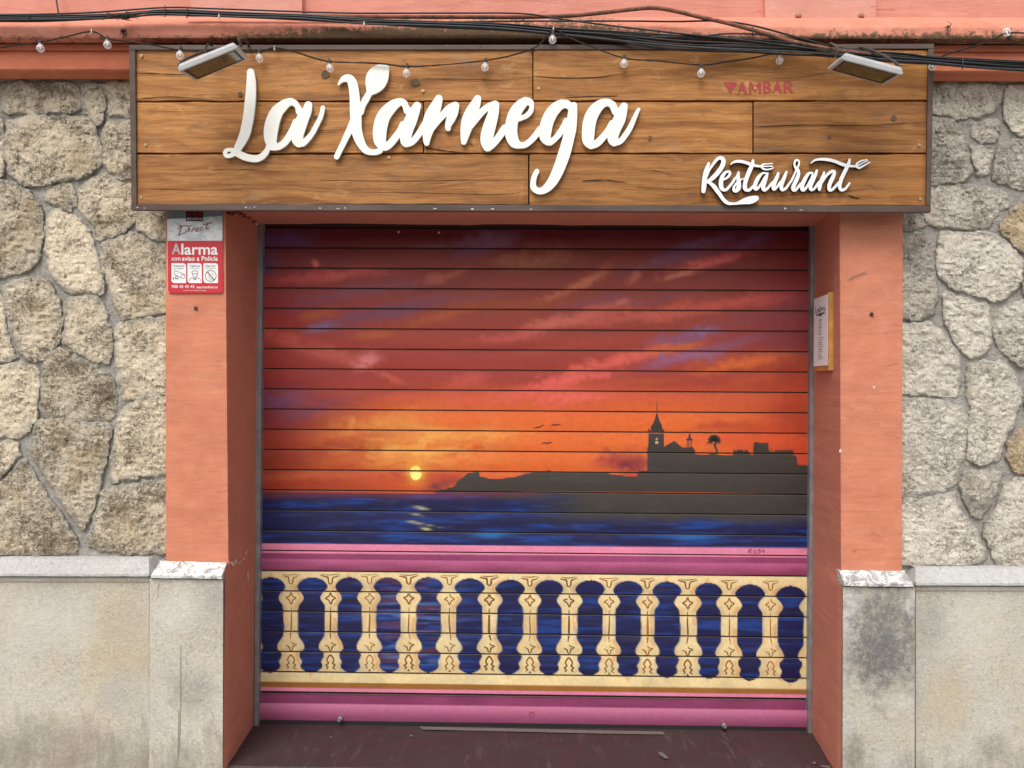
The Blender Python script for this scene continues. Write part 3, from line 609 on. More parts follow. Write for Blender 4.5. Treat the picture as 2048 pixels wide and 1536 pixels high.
CREAM = np.array(lin((226, 202, 150)))
BLOB = np.array([(0, 3), (.012, 13), (.03, 20), (.055, 25.5), (.09, 29.5), (.115, 29), (.14, 25.5), (.165, 20.5), (.20, 16.5), (.225, 16), (.25, 18.5), (.275, 22.5), (.295, 25), (.33, 25.8), (.45, 26), (.58, 26), (.615, 25), (.645, 21.5), (.68, 17), (.715, 14.5), (.745, 14.5), (.768, 18.5), (.785, 22.5), (.815, 23.8), (.84, 22.5), (.87, 19), (.89, 18.5), (.915, 21), (.945, 20.5), (.97, 15), (.988, 9), (1, 2)])
BX = [541, 623.2, 699.7, 777, 857.4, 939, 1019.7, 1098.2, 1179.5, 1256.8, 1333.9, 1417.4, 1499.5, 1581.5]
def rail_paint(X, Y):
    """the painted balustrade between the two pink mouldings"""
    u = (X - 527.0) / 1091.0
    n = fbm(X * 0.02, Y * 0.03, 341, 4); n2 = fbm(X * 0.06, Y * 0.05, 343, 3)
    c = CREAM[None, None] * (0.86 + 0.3 * (n[..., None] - 0.5) + 0.1)
    c = c * (1 - 0.16 * sstep(0.55, 0.75, n2)[..., None] * np.array([0.5, 0.25, -0.3])) 
    sea = sea_paint(X, Y)
    # warm reflections of the sun between the fourth and sixth baluster
    r = np.exp(-((X - 822) / 75.0) ** 2)[..., None]; s1 = sstep(0.54, 0.74, fbm(X * 0.014, Y * 0.13, 347, 3))[..., None]; s2 = sstep(0.54, 0.74, fbm(X * 0.014 + 4, Y * 0.14 + 9, 349, 3))[..., None]
    sea = sea * (1 - r * s1 * 0.8) + np.array(lin((96, 56, 82))) * r * s1 * 0.8
    sea = sea * (1 - r * s2 * 0.8) + np.array(lin((78, 108, 165))) * r * s2 * 0.8
    best = np.full(X.shape, -1e9); side = np.zeros(X.shape)
    for k, bx in enumerate(BX):
        rr = random.Random(k * 7 + 1); top = np.interp(bx, [541, 857, 1020, 1180, 1417, 1584], [1154.5, 1154, 1159, 1160, 1165, 1172]); bot = np.interp(bx, [541, 857, 1098, 1417, 1584], [1346, 1346, 1351, 1358, 1366])
        v = (Y - top) / (bot - top); lean = rr.uniform(-2.5, 2.5); wob = 3.2 * (fbm(Y * 0.035, k * 3.1 + (X > bx) * 1.7, 351, 2) - 0.5)
        hw = np.interp(v, BLOB[:, 0], BLOB[:, 1], left=-30, right=-30) * rr.uniform(0.95, 1.05) + wob
        if k in (0,): hw = hw * 1.0
        hw = np.where((v < 0) | (v > 1), -20 * np.maximum(-v, v - 1) * 8 - 0.5, hw)
        cx = bx + lean * (v - 0.5); dd = hw - np.abs(X - cx)
        m = dd > best; side = np.where(m, np.sign(X - cx), side); best = np.where(m, dd, best)
    # orange shading on the outlines of the balusters
    edge = np.exp(-((best + 5.0) / 4.0) ** 2) * sstep(0.42, 0.60, fbm(X * 0.03, Y * 0.045, 353, 2)) * (best < 0)
    ed = (edge * np.where(side < 0, 1.0, 0.45) * 0.60)[..., None]
    c = c * (1 - ed) + np.array(lin((205, 132, 62))) * ed
    blu = (np.exp(-((best + 3.0) / 4.0) ** 2) * sstep(0.5, 0.62, fbm(X * 0.05, Y * 0.03, 357, 2)) * 0.30)[..., None]
    c = c * (1 - blu) + np.array(lin((150, 160, 160))) * blu
    k = sstep(-1.1, 1.1, best)[..., None]; c = c * (1 - k) + sea * k
    gold = sstep(-1, 1, Y - (1363 + 15.5 * u))[..., None]
    return c * (1 - gold) + np.array(lin((152, 100, 42))) * (0.85 + 0.3 * n[..., None]) * gold

def mural(X, Y):
    u = (X - 527.0) / 1091.0; n = fbm(X * 0.015, Y * 0.05, 361, 4)
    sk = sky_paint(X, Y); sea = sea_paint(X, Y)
    # red afterglow on the first strip of sea, dark reflection of the headland
    gl = (sstep(1003, 985, Y + 6 * (n - 0.5)) * 0.75 * sstep(1130, 1040, X))[..., None]; sea = sea * (1 - gl) + np.array(lin((105, 38, 44))) * gl
    dk = sstep(1030, 1190, X + 60 * (n - 0.5)) * sstep(1052, 1020, Y + 26 * (n - 0.5) - 8 * u) ; dk = np.maximum(dk, sstep(960, 1010, X) * sstep(1004, 992, np.abs(Y - 0)) * 0.6 * (Y > 990))
    sea = sea * (1 - dk[..., None]) + np.array(lin((58, 54, 50))) * dk[..., None]
    for gx, gy, sx, sy, a in ((842, 1016, 12, 2.2, .75), (832, 1029, 12, 1.8, .35), (830, 1045, 14, 1.8, .6), (852, 1058, 9, 2.2, .8), (865, 1052, 16, 1.2, .3)):
        g = (a * np.exp(-((X - gx) / sx) ** 2 - ((Y - gy - 0.15 * (X - gx)) / sy) ** 2))[..., None]; sea = sea * (1 - g) + np.array(lin((225, 215, 150))) * g
    for gx, gy, sx, sy in ((1385, 1074, 45, 5), (985, 1068, 40, 4), (980, 1072, 25, 5)):
        g = (0.8 * np.exp(-((X - gx) / sx) ** 2 - ((Y - gy) / sy) ** 2))[..., None]; sea = sea * (1 - g) + np.array(lin((30, 100, 165))) * g
    hz = (983.5 + 5.0 * u); c = np.where((Y < hz)[..., None], sk, sea)
    if Y.max() > 880 and Y.min() < 990: c = np.where((sdf_poly(TOWN, X, Y) > -0.3)[..., None] & (Y > 895)[..., None], np.array(lin(SIL)), c)
    def band(y0, y1, col, soft=0.9):
        nonlocal c
        k = (sstep(-soft, soft, Y - y0) * sstep(soft, -soft, Y - y1))[..., None]; c = c * (1 - k) + col * k
    P1 = np.array(lin((226, 134, 164))); P2 = np.array(lin((138, 58, 98))); P3 = np.array(lin((184, 94, 134))); P4 = np.array(lin((126, 50, 82)))
    o = 1.0 + 0.14 * (n[..., None] - 0.5) * 2
    a = 1087 + 9.5 * u; band(a, a + 60, P1 * o)
    band(a + 18.5, a + 33, P2 * (o ** 2))
    tt = np.clip((Y - (a + 30)) / 26, 0, 1)[..., None]; wv = (0.25 * (fbm(X * 0.012, Y * 0.08, 367, 3) - 0.5))[..., None]; tt2 = np.clip(tt + wv * 2.2, 0, 1)
    band(a + 31, a + 56, (P3 * (1 - tt2) + P4 * tt2) * o)
    k = (Y > (1142.5 + 10 * u)) & (Y < (1374 + 15.5 * u)); rp = rail_paint(X, Y); c = np.where(k[..., None], rp, c)
    b = 1374 + 15.5 * u; band(b, b + 90, P1 * o)
    band(b + 12, b + 34, np.array(lin((132, 58, 94))) * (o ** 2))
    tt = np.clip((Y - (b + 32)) / 40 + 0.5 * (n - 0.5), 0, 1)[..., None]
    band(b + 32, b + 90, (np.array(lin((182, 104, 136))) * (1 - tt) + np.array(lin((138, 60, 96))) * tt) * o)
    return c * MK

# flat painted shapes with hard edges, in pixels: (outline, colour)
PAINT = []
def p_poly(pts, col, z=1): PAINT.append((np.array(pts, float), lin(col), z))
def p_stroke(pts, w, col, z=2, sub=5, closed=False):
    """pts (x, y) or (x, y, width factor): a brush line"""
    P = np.array([(*q, 1.0)[:3] for q in pts], float); wd = P[:, 2:3]; Q = crom(np.hstack([P[:, :2], wd]), sub, closed)
    if closed: Q = np.vstack([Q, Q[:1]])
    T = np.gradient(Q[:, :2], axis=0); T /= np.linalg.norm(T, axis=1)[:, None] + 1e-9; Nn = np.stack([-T[:, 1], T[:, 0]], 1) * (w * 0.5 * Q[:, 2:3])
    A = Q[:, :2] + Nn; B = Q[:, :2] - Nn
    for i in range(len(Q) - 1): PAINT.append((np.array([A[i], A[i + 1], B[i + 1], B[i]]), lin(col), z))
def c5(pts): return [(1060 + a / 3.531, 780 + b / 3.531) for a, b in pts]
def c4(pts): return [(500 + a / 3.531, 780 + b / 3.531) for a, b in pts]
SIL = (60, 53, 48)
TOWN = np.array(c4([(1330, 712), (1390, 700), (1450, 680), (1460, 650), (1500, 622), (1540, 586), (1580, 584), (1618, 583), (1622, 610), (1680, 626), (1740, 630), (1800, 625), (1880, 614), (1950, 592), (2000, 586), (2040, 582)])
       + c5([(130, 572), (250, 590), (400, 581), (520, 586), (600, 600), (700, 612), (756, 612), (760, 640), (765, 576), (800, 571), (830, 571), (835, 410), (838, 300), (833, 274), (840, 272), (846, 288), (854, 284), (853, 255), (868, 240), (878, 215), (886, 190), (892, 160), (894, 86), (897, 86), (899, 160), (906, 190), (918, 224), (932, 250), (936, 285), (941, 276), (948, 278), (946, 300), (946, 402), (1019, 358), (1080, 411), (1104, 411), (1150, 403), (1152, 414), (1159, 416), (1162, 455), (1240, 458), (1300, 452), (1340, 460), (1410, 462), (1438, 460), (1440, 424), (1446, 440), (1475, 420), (1498, 438), (1500, 418), (1503, 438), (1526, 421), (1556, 446), (1560, 460), (1580, 460), (1580, 376), (1592, 368), (1600, 366), (1602, 362), (1606, 370), (1640, 374), (1676, 372), (1684, 380), (1685, 437), (1704, 437), (1705, 384), (1708, 437), (1730, 436), (1735, 429), (1832, 428), (1834, 410), (1837, 428), (1859, 430), (1862, 460), (1876, 466), (1884, 490), (1886, 530), (1940, 534), (1967, 540), (1967, 735), (1200, 722), (600, 718), (0, 714)])); p_poly(TOWN, SIL)
p_poly(c5([(1117, 348), (1119, 320), (1124, 304), (1126, 290), (1129, 304), (1134, 320), (1137, 348)]), SIL)
p_poly(c5([(1104, 342), (1149, 342), (1147, 356), (1106, 356)]), SIL)
for x in (1107, 1117, 1128, 1139): p_poly(c5([(x, 354), (x + 5, 354), (x + 5, 412), (x, 412)]), SIL)
p_stroke(c5([(1324, 446), (1312, 410), (1299, 372)]), 4.2, SIL, 1)
for e in ((1248, 384), (1250, 350), (1264, 328), (1284, 318), (1304, 314), (1326, 320), (1344, 336), (1352, 356), (1344, 384), (1272, 388), (1322, 388), (1258, 366), (1350, 370)):
    m = ((1300 + e[0]) / 2, (352 + e[1]) / 2 - 8); p_stroke([(*c5([(1300, 356)])[0], 1.2), (*c5([m])[0], 1.6), (*c5([e])[0], 0.3)], 3.2, SIL, 1)
p_poly(c5([(884, 362), (906, 362), (906, 380), (884, 380)]), (205, 160, 135), 2); p_poly(c5([(886, 352), (888, 340), (895, 335), (902, 340), (904, 352), (895, 356)]), (190, 130, 105), 2)
for b in ([(24, 270), (45, 264), (62, 264), (78, 256), (88, 250), (100, 248)], [(148, 258), (160, 246), (176, 246), (183, 252), (192, 244), (206, 244), (218, 250)], [(80, 384), (94, 374), (112, 374), (124, 380), (134, 372), (148, 372), (158, 376)]):
    p_stroke([(*q, (0.35 if i in (0, len(b) - 1) else 1.0)) for i, q in enumerate(c5(b))], 2.4, (120, 34, 28), 1)
p_poly([(831.5 + 11.5 * math.cos(a) + 0.6 * math.sin(3 * a), 946 + 14.5 * math.sin(a)) for a in np.linspace(0, 2 * math.pi, 26)[:-1]], (252, 226, 104))
p_poly([(832 + 8 * math.cos(a), 948 + 10 * math.sin(a)) for a in np.linspace(0, 2 * math.pi, 20)[:-1]], (254, 240, 140), 2)
# ornaments of the balusters
ORN = (150, 100, 38)
for k in range(13):
    rr = random.Random(k + 50); x = (BX[k] + BX[k + 1]) / 2 + rr.uniform(-1, 1); u = (x - 527) / 1091.0; q = 14 * max(0, u - 0.25) / 0.75; a = rr.uniform(0.7, 1.1)
    sh_ = rr.uniform(0.72, 1.08); col = tuple(int(v * sh_) for v in ORN); y0 = 1153 + q
    j = lambda s=1.2: rr.uniform(-s, s)
    w = rr.uniform(15, 21)
    p_stroke([(x - w, y0 - 2 + j(), .5), (x - w * .4, y0 + 1, 1), (x - 5, y0 + 2, 1), (x - 3.5, y0 + 12, .9), (x + .5, y0 + 15, .7), (x + 3.5, y0 + 11, 1), (x + 4.5, y0 + 3, .9), (x + w * .6, y0 + j(), .7), (x + w, y0 - 3 + j(), .3)], 3.3 * a, col)
    p_stroke([(x - w + 2, y0 - 4, .4), (x, y0 - 3 + j(.6), .8), (x + w - 2, y0 - 5, .4)], 2.3 * a, col)
    y1 = 1196 + q
    p_stroke([(x, y1 - 11), (x + 3, y1 - 4), (x + 10, y1), (x + 4, y1 + 4), (x + j(), y1 + 12), (x - 4, y1 + 4), (x - 10, y1 + j()), (x - 3, y1 - 4)], 2.9 * a, col, sub=4, closed=rr.random() < .7)
    p_stroke([(x + j(.6), y1 + 18, .5), (x + j(.8), y1 + 40, 1.1), (x + j(1), y1 + 66, 1.2), (x + rr.choice((-2, 0, 3)), y1 + 82, .5)], rr.uniform(2.0, 4.0), col)
    y2 = 1292 + q
    p_stroke([(x - 11, y2 - 2, .5), (x - 4, y2 + 2), (x - 2, y2 + 8, .8), (x + 2, y2 + 8, .8), (x + 4, y2 + 1), (x + 11, y2 - 3, .5), (x + 3, y2 - 5, .8), (x + j(), y2 - 9, .4)], 2.9 * a, col)
    y3 = 1322 + q
    p_stroke([(x - 9, y3 + 16, .4), (x - 5, y3 + 13), (x - 9, y3 + 8), (x - 4, y3 + 4), (x - 7, y3 - 3), (x, y3 - 12, 1.2), (x + 7, y3 - 2), (x + 4, y3 + 4), (x + 9, y3 + 8), (x + 5, y3 + 13), (x + 11, y3 + 17, .4)], 3.0 * a, col)
    if rr.random() < .6: p_poly([(x - 3, y3 + 20), (x, y3 + 15), (x + 3, y3 + 20)], col, 2)
# the painter's mark on the pink rail
sg = lambda pts: [(1495 + a, 1097.5 + b) for a, b in pts]
for s in ([(2, 9), (3, 2), (8, 1), (8, 4), (3, 5), (8, 9)], [(12, 8), (14, 3), (18, 4), (18, 8), (13, 9)], [(21, 2), (26, 2), (23, 4), (26, 7), (21, 10)], [(29, 2), (29, 5), (33, 5)], [(33, 1), (33, 9)]):
    p_stroke(sg(s), 1.3, (130, 62, 92), 3, 4)

def mat_mural():
    t = NT('spray_paint'); a = t.n('ShaderNodeAttribute', attribute_name='Col')
    n = t.noise((60, 60, 60), 5, 0.65); n2 = t.noise((7, 7, 40), 4, 0.6)
    c = t.mix(1.0, a.outputs['Color'], t.mix(t.ramp(n, 0.3, 0.7), (0.90, 0.90, 0.90), (1.08, 1.08, 1.08)), 'MULTIPLY')
    c = t.mix(t.ramp(n2, 0.55, 0.8, 0, 0.10), c, (0.20, 0.17, 0.15))
    return t.done(c, t.ramp(n, 0.3, 0.7, 0.42, 0.56), t.bump(t.noise((300, 300, 300), 3, 0.5), 0.0006, 0.5), 0.35)
M['mural'] = mat_mural()

def clip_poly(P, axis_val, keep_above):
    """Sutherland-Hodgman against s = const on rows (x, s)"""
    out = []; n = len(P)
    for i in range(n):
        a, b = P[i], P[(i + 1) % n]; ia = (a[1] >= axis_val) == keep_above or a[1] == axis_val; ib = (b[1] >= axis_val) == keep_above or b[1] == axis_val
        if ia: out.append(a)
        if ia != ib:
            t = (axis_val - a[1]) / (b[1] - a[1] + 1e-12); out.append(a + (b - a) * t)
    return out

TRI = []                                       # all paint shapes as triangles in (x, slat coordinate)
for P, col, z in PAINT:
    S = np.stack([P[:, 0], slat_coord(P[:, 0], P[:, 1])], 1)
    if len(S) <= 4: TRI.append((S, col, z)); continue
    bm = bmesh.new(); fa = bm.faces.new([bm.verts.new((a, b, 0)) for a, b in P]); bm.verts.index_update(); fa.normal_update()
    for fa in bmesh.ops.triangulate(bm, faces=[fa], quad_method='BEAUTY', ngon_method='EAR_CLIP')['faces']: TRI.append((S[[v.index for v in fa.verts]], col, z))
    bm.free()

def edge_x(py, side):
    return np.interp(py, [440, 1470], [524.5, 516.0]) if side == 'l' else np.interp(py, [440, 1470], [1623.5, 1616.5])

shutter = thing('roller_shutter', 'closed slatted roller shutter painted with a sunset over a seaside town', 'shutter')
GA, GB = 0.050, 0.948
def slat(i, nx, ny, bottom=False):
    if bottom:                                # the heavy end rail
        tt = np.array([-0.05, 0.02, 0.05] + list(np.linspace(0.07, 0.335, 7)) + list(np.linspace(0.37, 0.97, 14)) + [1.0, 1.02])
        dep = np.array([.010, .010, .000] + [0.004] * 7 + list(-0.010 - 0.006 * np.sin(np.linspace(0, math.pi, 14))) + [-.004, .02])
        hgt = (1441 - 1383.4) / 40.35
    else:
        tt = np.array([-0.06, 0.000, 0.006] + list(np.linspace(GA, GB, ny)) + [0.957, 0.962])
        bow = 0.0022 * np.sin(np.linspace(0, math.pi, ny)); dep = np.concatenate([[.012, .012, .0085], 0.0006 - bow, [.0025, .014]]); hgt = 1.0
    t, f = np.meshgrid(tt * hgt, np.linspace(0, 1, nx), indexing='ij')
    px0 = 525 + (1622 - 525) * f; py = slat_line(i - 1, px0) + (slat_line(i, px0) - slat_line(i - 1, px0)) * t
    px = edge_x(py, 'l') + (edge_x(py, 'r') - edge_x(py, 'l')) * f
    Yd = YS + 0.02 + np.repeat(dep[:, None], nx, 1)
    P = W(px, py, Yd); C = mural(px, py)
    dk = np.array(lin((34, 22, 20)))
    if i < 0: C = C * 0 + np.array(lin((52, 20, 22)))
    for r in (0, 1): C[r] = dk
    if i >= 0: C[2] = 0.35 * C[3] + 0.65 * np.array(lin((150, 138, 122)))  # top lip coloured lighter: light caught by the edge is painted in
    C[-1] = dk; nr = len(tt)
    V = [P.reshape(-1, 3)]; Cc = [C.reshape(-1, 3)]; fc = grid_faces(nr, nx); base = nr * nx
    if not bottom:
        rowt = np.linspace(GA, GB, ny); rowd = 0.0006 - 0.0022 * np.sin(np.linspace(0, math.pi, ny))
        for S, col, z in TRI:
            if S[:, 1].max() <= i + GA or S[:, 1].min() >= i + GB: continue
            for r in range(ny - 1):
                lo, hi = i + rowt[r], i + rowt[r + 1]
                if S[:, 1].max() <= lo or S[:, 1].min() >= hi: continue
                q = clip_poly(list(S), lo, True)
                if len(q) >= 3: q = clip_poly(q, hi, False)
                if len(q) < 3: continue
                q = np.array(q); xx = q[:, 0]; yy = slat_line(i - 1, xx) + (slat_line(i, xx) - slat_line(i - 1, xx)) * (q[:, 1] - i)
                yd = YS + 0.02 + np.interp(q[:, 1] - i, rowt, rowd) - 0.0004 * z
                V.append(W(xx, yy, yd)); Cc.append(np.tile(np.array(col) * MK, (len(q), 1)) * (0.94 + 0.12 * fbm(xx * 0.05, yy * 0.05, 377, 3))[:, None]); fc.append(tuple(range(base, base + len(q)))); base += len(q)
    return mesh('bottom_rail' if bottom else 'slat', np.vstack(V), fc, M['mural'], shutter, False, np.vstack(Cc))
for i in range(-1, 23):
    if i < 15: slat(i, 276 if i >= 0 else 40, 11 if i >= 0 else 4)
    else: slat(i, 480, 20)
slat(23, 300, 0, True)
M['galv'] = plain('galvanised_guide', (0.30, 0.31, 0.32), 0.45, 0.5, 0.6, 0.25, 14)
M['black_rubber'] = plain('black_rubber', (0.016, 0.015, 0.015), 0.7)
M['steel'] = plain('worn_steel', (0.30, 0.29, 0.28), 0.4, 0.5, 0.8, 0.2, 60)
def guide(xt, xb, y0, y1):
    pts = [W(xb[0], y1, YS - 0.01), W(xb[1], y1, YS - 0.01), W(xt[1], y0, YS - 0.01), W(xt[0], y0, YS - 0.01)]
    prism('guide_rail', pts, 0.05, M['galv'], shutter, 0.0015)
guide((514, 525), (508, 516.5), 446, 1452); guide((1623, 1631), (1616.5, 1624), 446, 1467)
prism('rubber_seal', [W(515, 1456, YS + 0.010), W(1617, 1471, YS + 0.010), W(1617, 1453, YS + 0.010), W(515, 1438, YS + 0.010)], 0.02, M['black_rubber'], shutter)
for x, y in ((681, 1437), (1447, 1450)):
    b = lathe('locking_bolt', [(0.011, 0), (0.011, 0.012), (0.007, 0.013), (0.007, 0.03), (0.0055, 0.032)], W(x, y, YS + 0.004), (0.0, -1, 0.12), M['steel'], shutter)
M['lock'] = plain('painted_lock', (0.36, 0.07, 0.17), 0.45)
lk = lathe('lock_cylinder', [(0.0125, 0), (0.0125, 0.004), (0.010, 0.0045), (0.009, 0.002), (0.0, 0.002)], W(1063, 1427, YS + 0.006), (0, -1, 0), M['lock'], shutter, 20, False)
for x, y in ((797, 464), (878, 465)):
    lathe('rivet', [(0.005, 0), (0.004, 0.002), (0.0, 0.003)], W(x, y, YS + 0.0185), (0, -1, 0), plain('pale_rivet', (0.55, 0.45, 0.45)), shutter, 8)

# ------------------------------------------------------------------ upper wall and cornice
uw = thing('upper_wall', 'pink plastered wall above the cornice and cables', 'wall')
def flat(name, x0, y0, x1, y1, Y, mat, parent, back=0.1, amp=0.0015, seed=1, nx=40, fine=10):
    return sweep(name, [(x0, y0, x1, y0, Y), (x0, y1[0], x1, y1[1], Y)], back, mat, parent, nx, amp, seed, fine=fine, scale=0.02, smooth=False)
flat('wall_face', -420, -900, 2480, (40, 44), 0.03, M['pink'], uw, 0.12, 0.002, 81, 120, 24)
flat('raised_panel', 382, -900, 604, (40, 40), 0.005, M['pink_pale'], uw, 0.1, 0.0015, 83, 30, 24)
flat('raised_panel', 1530, -900, 1752, (41, 42), 0.005, M['pink_pale'], uw, 0.1, 0.0015, 85, 30, 24)
M['painted_bolt'] = plain('pink_painted_bolt', (0.42, 0.20, 0.14), 0.6)
for x, y in ((1596, 32), (1722, 32)): lathe('bolt', [(0.012, 0), (0.012, 0.006), (0.008, 0.012), (0, 0.014)], W(x, y, 0.006), (0, -1, 0), M['painted_bolt'], uw, 8)

co = thing('cornice', 'weathered pink cornice with sooty drip edge above the sign', 'cornice')
def crow(dyL, dyR, Y, xl=-420, xr=2480): return (xl, dyL, xr, dyR, Y)
sweep('ledge', [crow(33, 35, 0.025), crow(37, 39, -0.035), crow(42, 44, -0.062), crow(51, 53, -0.088), crow(54, 56, -0.093), crow(70, 73, -0.095), crow(75, 78, -0.090), crow(80, 83, -0.07), crow(85, 88, -0.04), crow(88, 91, -0.01)], 0.08, M['ledge'], co, 260, 0.004, 87, fine=3, ends=True, scale=0.03, smooth=True)
sweep('fascia', [crow(87, 90, 0.02), crow(88, 91, -0.035), crow(100, 104, -0.036), crow(102, 106, -0.028), crow(104, 108, -0.034), crow(110, 114, -0.044), crow(124, 129, -0.046), crow(137, 142, -0.046), crow(141, 146, -0.040), crow(148, 153, -0.012), crow(156, 163, 0.012), crow(158, 165, 0.06)], 0.08, M['fascia'], co, 220, 0.0022, 89, fine=3, scale=0.02, smooth=False)

# ------------------------------------------------------------------ wooden sign board
YB, YT = -0.105, -0.125                        # front of the board at its foot and its top
def YSG(py): return YB + (YT - YB) * (410 - py) / 310.0
def mat_wood():
    t = NT('oiled_oak_planks'); oi = t.n('ShaderNodeObjectInfo')
    warp = t.noise((2.2, 2, 5), 3, 0.5, rnd=True, loc=(9, 9, 9))
    v = t.co((2.4, 2.4, 30), True); vm = t.n('ShaderNodeVectorMath', operation='ADD'); sc_ = t.n('ShaderNodeVectorMath', operation='SCALE'); sc_.inputs['Scale'].default_value = 2.6
    cmb = t.n('ShaderNodeCombineXYZ'); t.l(warp, cmb.inputs['Z']); t.l(cmb.outputs[0], sc_.inputs[0]); t.l(v, vm.inputs[0]); t.l(sc_.outputs[0], vm.inputs[1])
    g = t.n('ShaderNodeTexNoise'); g.inputs['Scale'].default_value = 1.3; g.inputs['Detail'].default_value = 7; g.inputs['Roughness'].default_value = 0.62; g.inputs['Distortion'].default_value = 0.5; t.l(vm.outputs[0], g.inputs['Vector'])
    fine = t.noise((7, 7, 210), 6, 0.7, 0.5, rnd=True); big = t.noise((2.4, 2, 6), 5, 0.6, rnd=True, loc=(2, 2, 2)); blot = t.noise((9, 9, 16), 6, 0.65, 0.6, rnd=True, loc=(5, 1, 7))
    c = t.mix(t.ramp(g.outputs[0], 0.36, 0.60), (0.21, 0.085, 0.022), (0.40, 0.185, 0.055))
    c = t.mix(t.ramp(big, 0.40, 0.62, 0, 0.8), c, t.mix(t.ramp(g.outputs[0], 0.38, 0.62), (0.29, 0.115, 0.030), (0.44, 0.21, 0.068)))
    c = t.mix(t.ramp(fine, 0.50, 0.66, 0, 0.62), c, (0.15, 0.060, 0.018))
    c = t.mix(t.ramp(fine, 0.43, 0.28, 0, 0.30), c, (0.55, 0.31, 0.12))
    c = t.mix(t.ramp(blot, 0.56, 0.72, 0, 0.65), c, (0.15, 0.085, 0.042))
    c = t.mix(t.ramp(blot, 0.40, 0.26, 0, 0.55), c, (0.60, 0.37, 0.17))
    gn = t.noise((14, 14, 90), 6, 0.7, 1.2, rnd=True, loc=(6, 2, 8)); c = t.mix(t.ramp(gn, 0.60, 0.72, 0, 0.45), c, (0.12, 0.052, 0.020))
    # long drying checks
    ck = t.noise((1.2, 1.2, 60), 6, 0.7, 1.0, rnd=True, loc=(3, 8, 1)); c = t.mix(t.ramp(ck, 0.665, 0.69, 0, 0.75), c, (0.035, 0.020, 0.010))
    c = t.mix(1.0, c, t.mix(oi.outputs['Random'], (0.74, 0.68, 0.60), (1.20, 1.14, 1.02)), 'MULTIPLY')
    wz = t.noise((4, 4, 9), 5, 0.65, 0.5, rnd=True, loc=(7, 3, 1)); c = t.mix(t.ramp(wz, 0.60, 0.74, 0, 0.5), c, (0.26, 0.20, 0.14))
    nm = t.bump(fine, 0.0018, 0.7, t.bump(g.outputs[0], 0.004, 0.6))
    return t.done(c, t.ramp(g.outputs[0], 0.3, 0.7, 0.60, 0.46), nm, 0.28)
M['wood'] = mat_wood()
def mat_frame():
    t = NT('rusty_painted_angle'); n = t.noise((20, 20, 30), 6, 0.65); n2 = t.noise((3, 3, 12), 4, 0.6)
    c = t.mix(t.ramp(n2, 0.35, 0.68), (0.072, 0.045, 0.036), (0.115, 0.08, 0.066)); c = t.mix(t.ramp(n, 0.55, 0.72, 0, 0.7), c, (0.10, 0.055, 0.040))
    c = t.mix(t.ramp(t.noise((26, 26, 60), 5, 0.7, loc=(5, 5, 5)), 0.705, 0.72), c, (0.55, 0.52, 0.48))
    return t.done(c, 0.6, t.bump(n, 0.002, 0.5), 0.35)
M['frame'] = mat_frame()
sign = thing('restaurant_sign', 'long wooden plank sign with white script lettering above the shutter', 'sign')
def plank(x0, x1, y0, y1, seed):
    n = max(10, int((x1 - x0) / 9)); rg = random.Random(seed); off = rg.uniform(-0.002, 0.002); tl = rg.uniform(-0.0012, 0.0012)
    xs = np.linspace(x0, x1, n); jt = 1.3 * (fbm(xs * 0.02, np.zeros(n), seed, 4) - 0.5) * 2; jb = 1.3 * (fbm(xs * 0.02, np.ones(n) * 7, seed + 4, 4) - 0.5) * 2
    fr = np.array([0, 0.004, 0.012, 0.25, 0.5, 0.75, 0.988, 0.996, 1.0]); dp = np.array([0.004, 0.0012, 0, 0, 0, 0, 0, 0.0012, 0.004])
    px = np.repeat(xs[None], 9, 0); py = (y0 + jt)[None] + ((y1 + jb) - (y0 + jt))[None] * fr[:, None]
    ex = np.minimum(px - x0, x1 - px); Y = YSG(py) + off + tl * (fr[:, None] - .5) * 2 + dp[:, None] + 0.004 * np.exp(-ex / 1.5) + 0.002 * (fbm(px * 0.006, py * 0.01, seed + 8, 3) - 0.5)
    P = W(px, py, Y); back = YSG(250) + 0.028
    L = P[:, :1].copy(); L[:, :, 1] = back; Q = P[:, -1:].copy(); Q[:, :, 1] = back; P = np.concatenate([L, P, Q], 1)
    T = P[:1].copy(); T[:, :, 1] = back; B = P[-1:].copy(); B[:, :, 1] = back; P = np.concatenate([T, P, B], 0)
    return sheet('plank', P, M['wood'], sign, False)
PL = [(270, 1064.5, 100, 201.5), (1067, 1857, 100, 200.5), (271.5, 845.5, 204.5, 306), (848, 1504.5, 204.5, 306), (1507.5, 1856, 203.5, 305.5), (273, 1056, 309, 409), (1059, 1853, 309, 411)]
for i, p in enumerate(PL): plank(*p, 600 + i * 3)
M['dark_gap'] = plain('dark_backing', (0.018, 0.012, 0.009), 0.9)
box_px('backing_board', 268, 98, 1858, 412, YSG(250) + 0.03, 0.012, M['dark_gap'], sign)
YF = YSG(250) - 0.006
def bar(pts, name='frame_bar', depth=0.075): prism(name, [W(a, b, YF + (YSG(b) - YSG(250))) for a, b in pts], depth, M['frame'], sign, 0.0015)
bar([(258, 99.5), (960, 99), (960, 89.5), (258, 90)]); bar([(960.6, 99), (1868, 97), (1868, 87.5), (960.6, 89.5)])
bar([(262, 420), (1862, 424.5), (1862, 411), (262, 408)], depth=0.02)
bar([(262.5, 407.6), (273, 407.6), (270, 100), (258, 100)]); bar([(1853, 410.6), (1862, 410.6), (1868, 97.5), (1857, 97.5)])
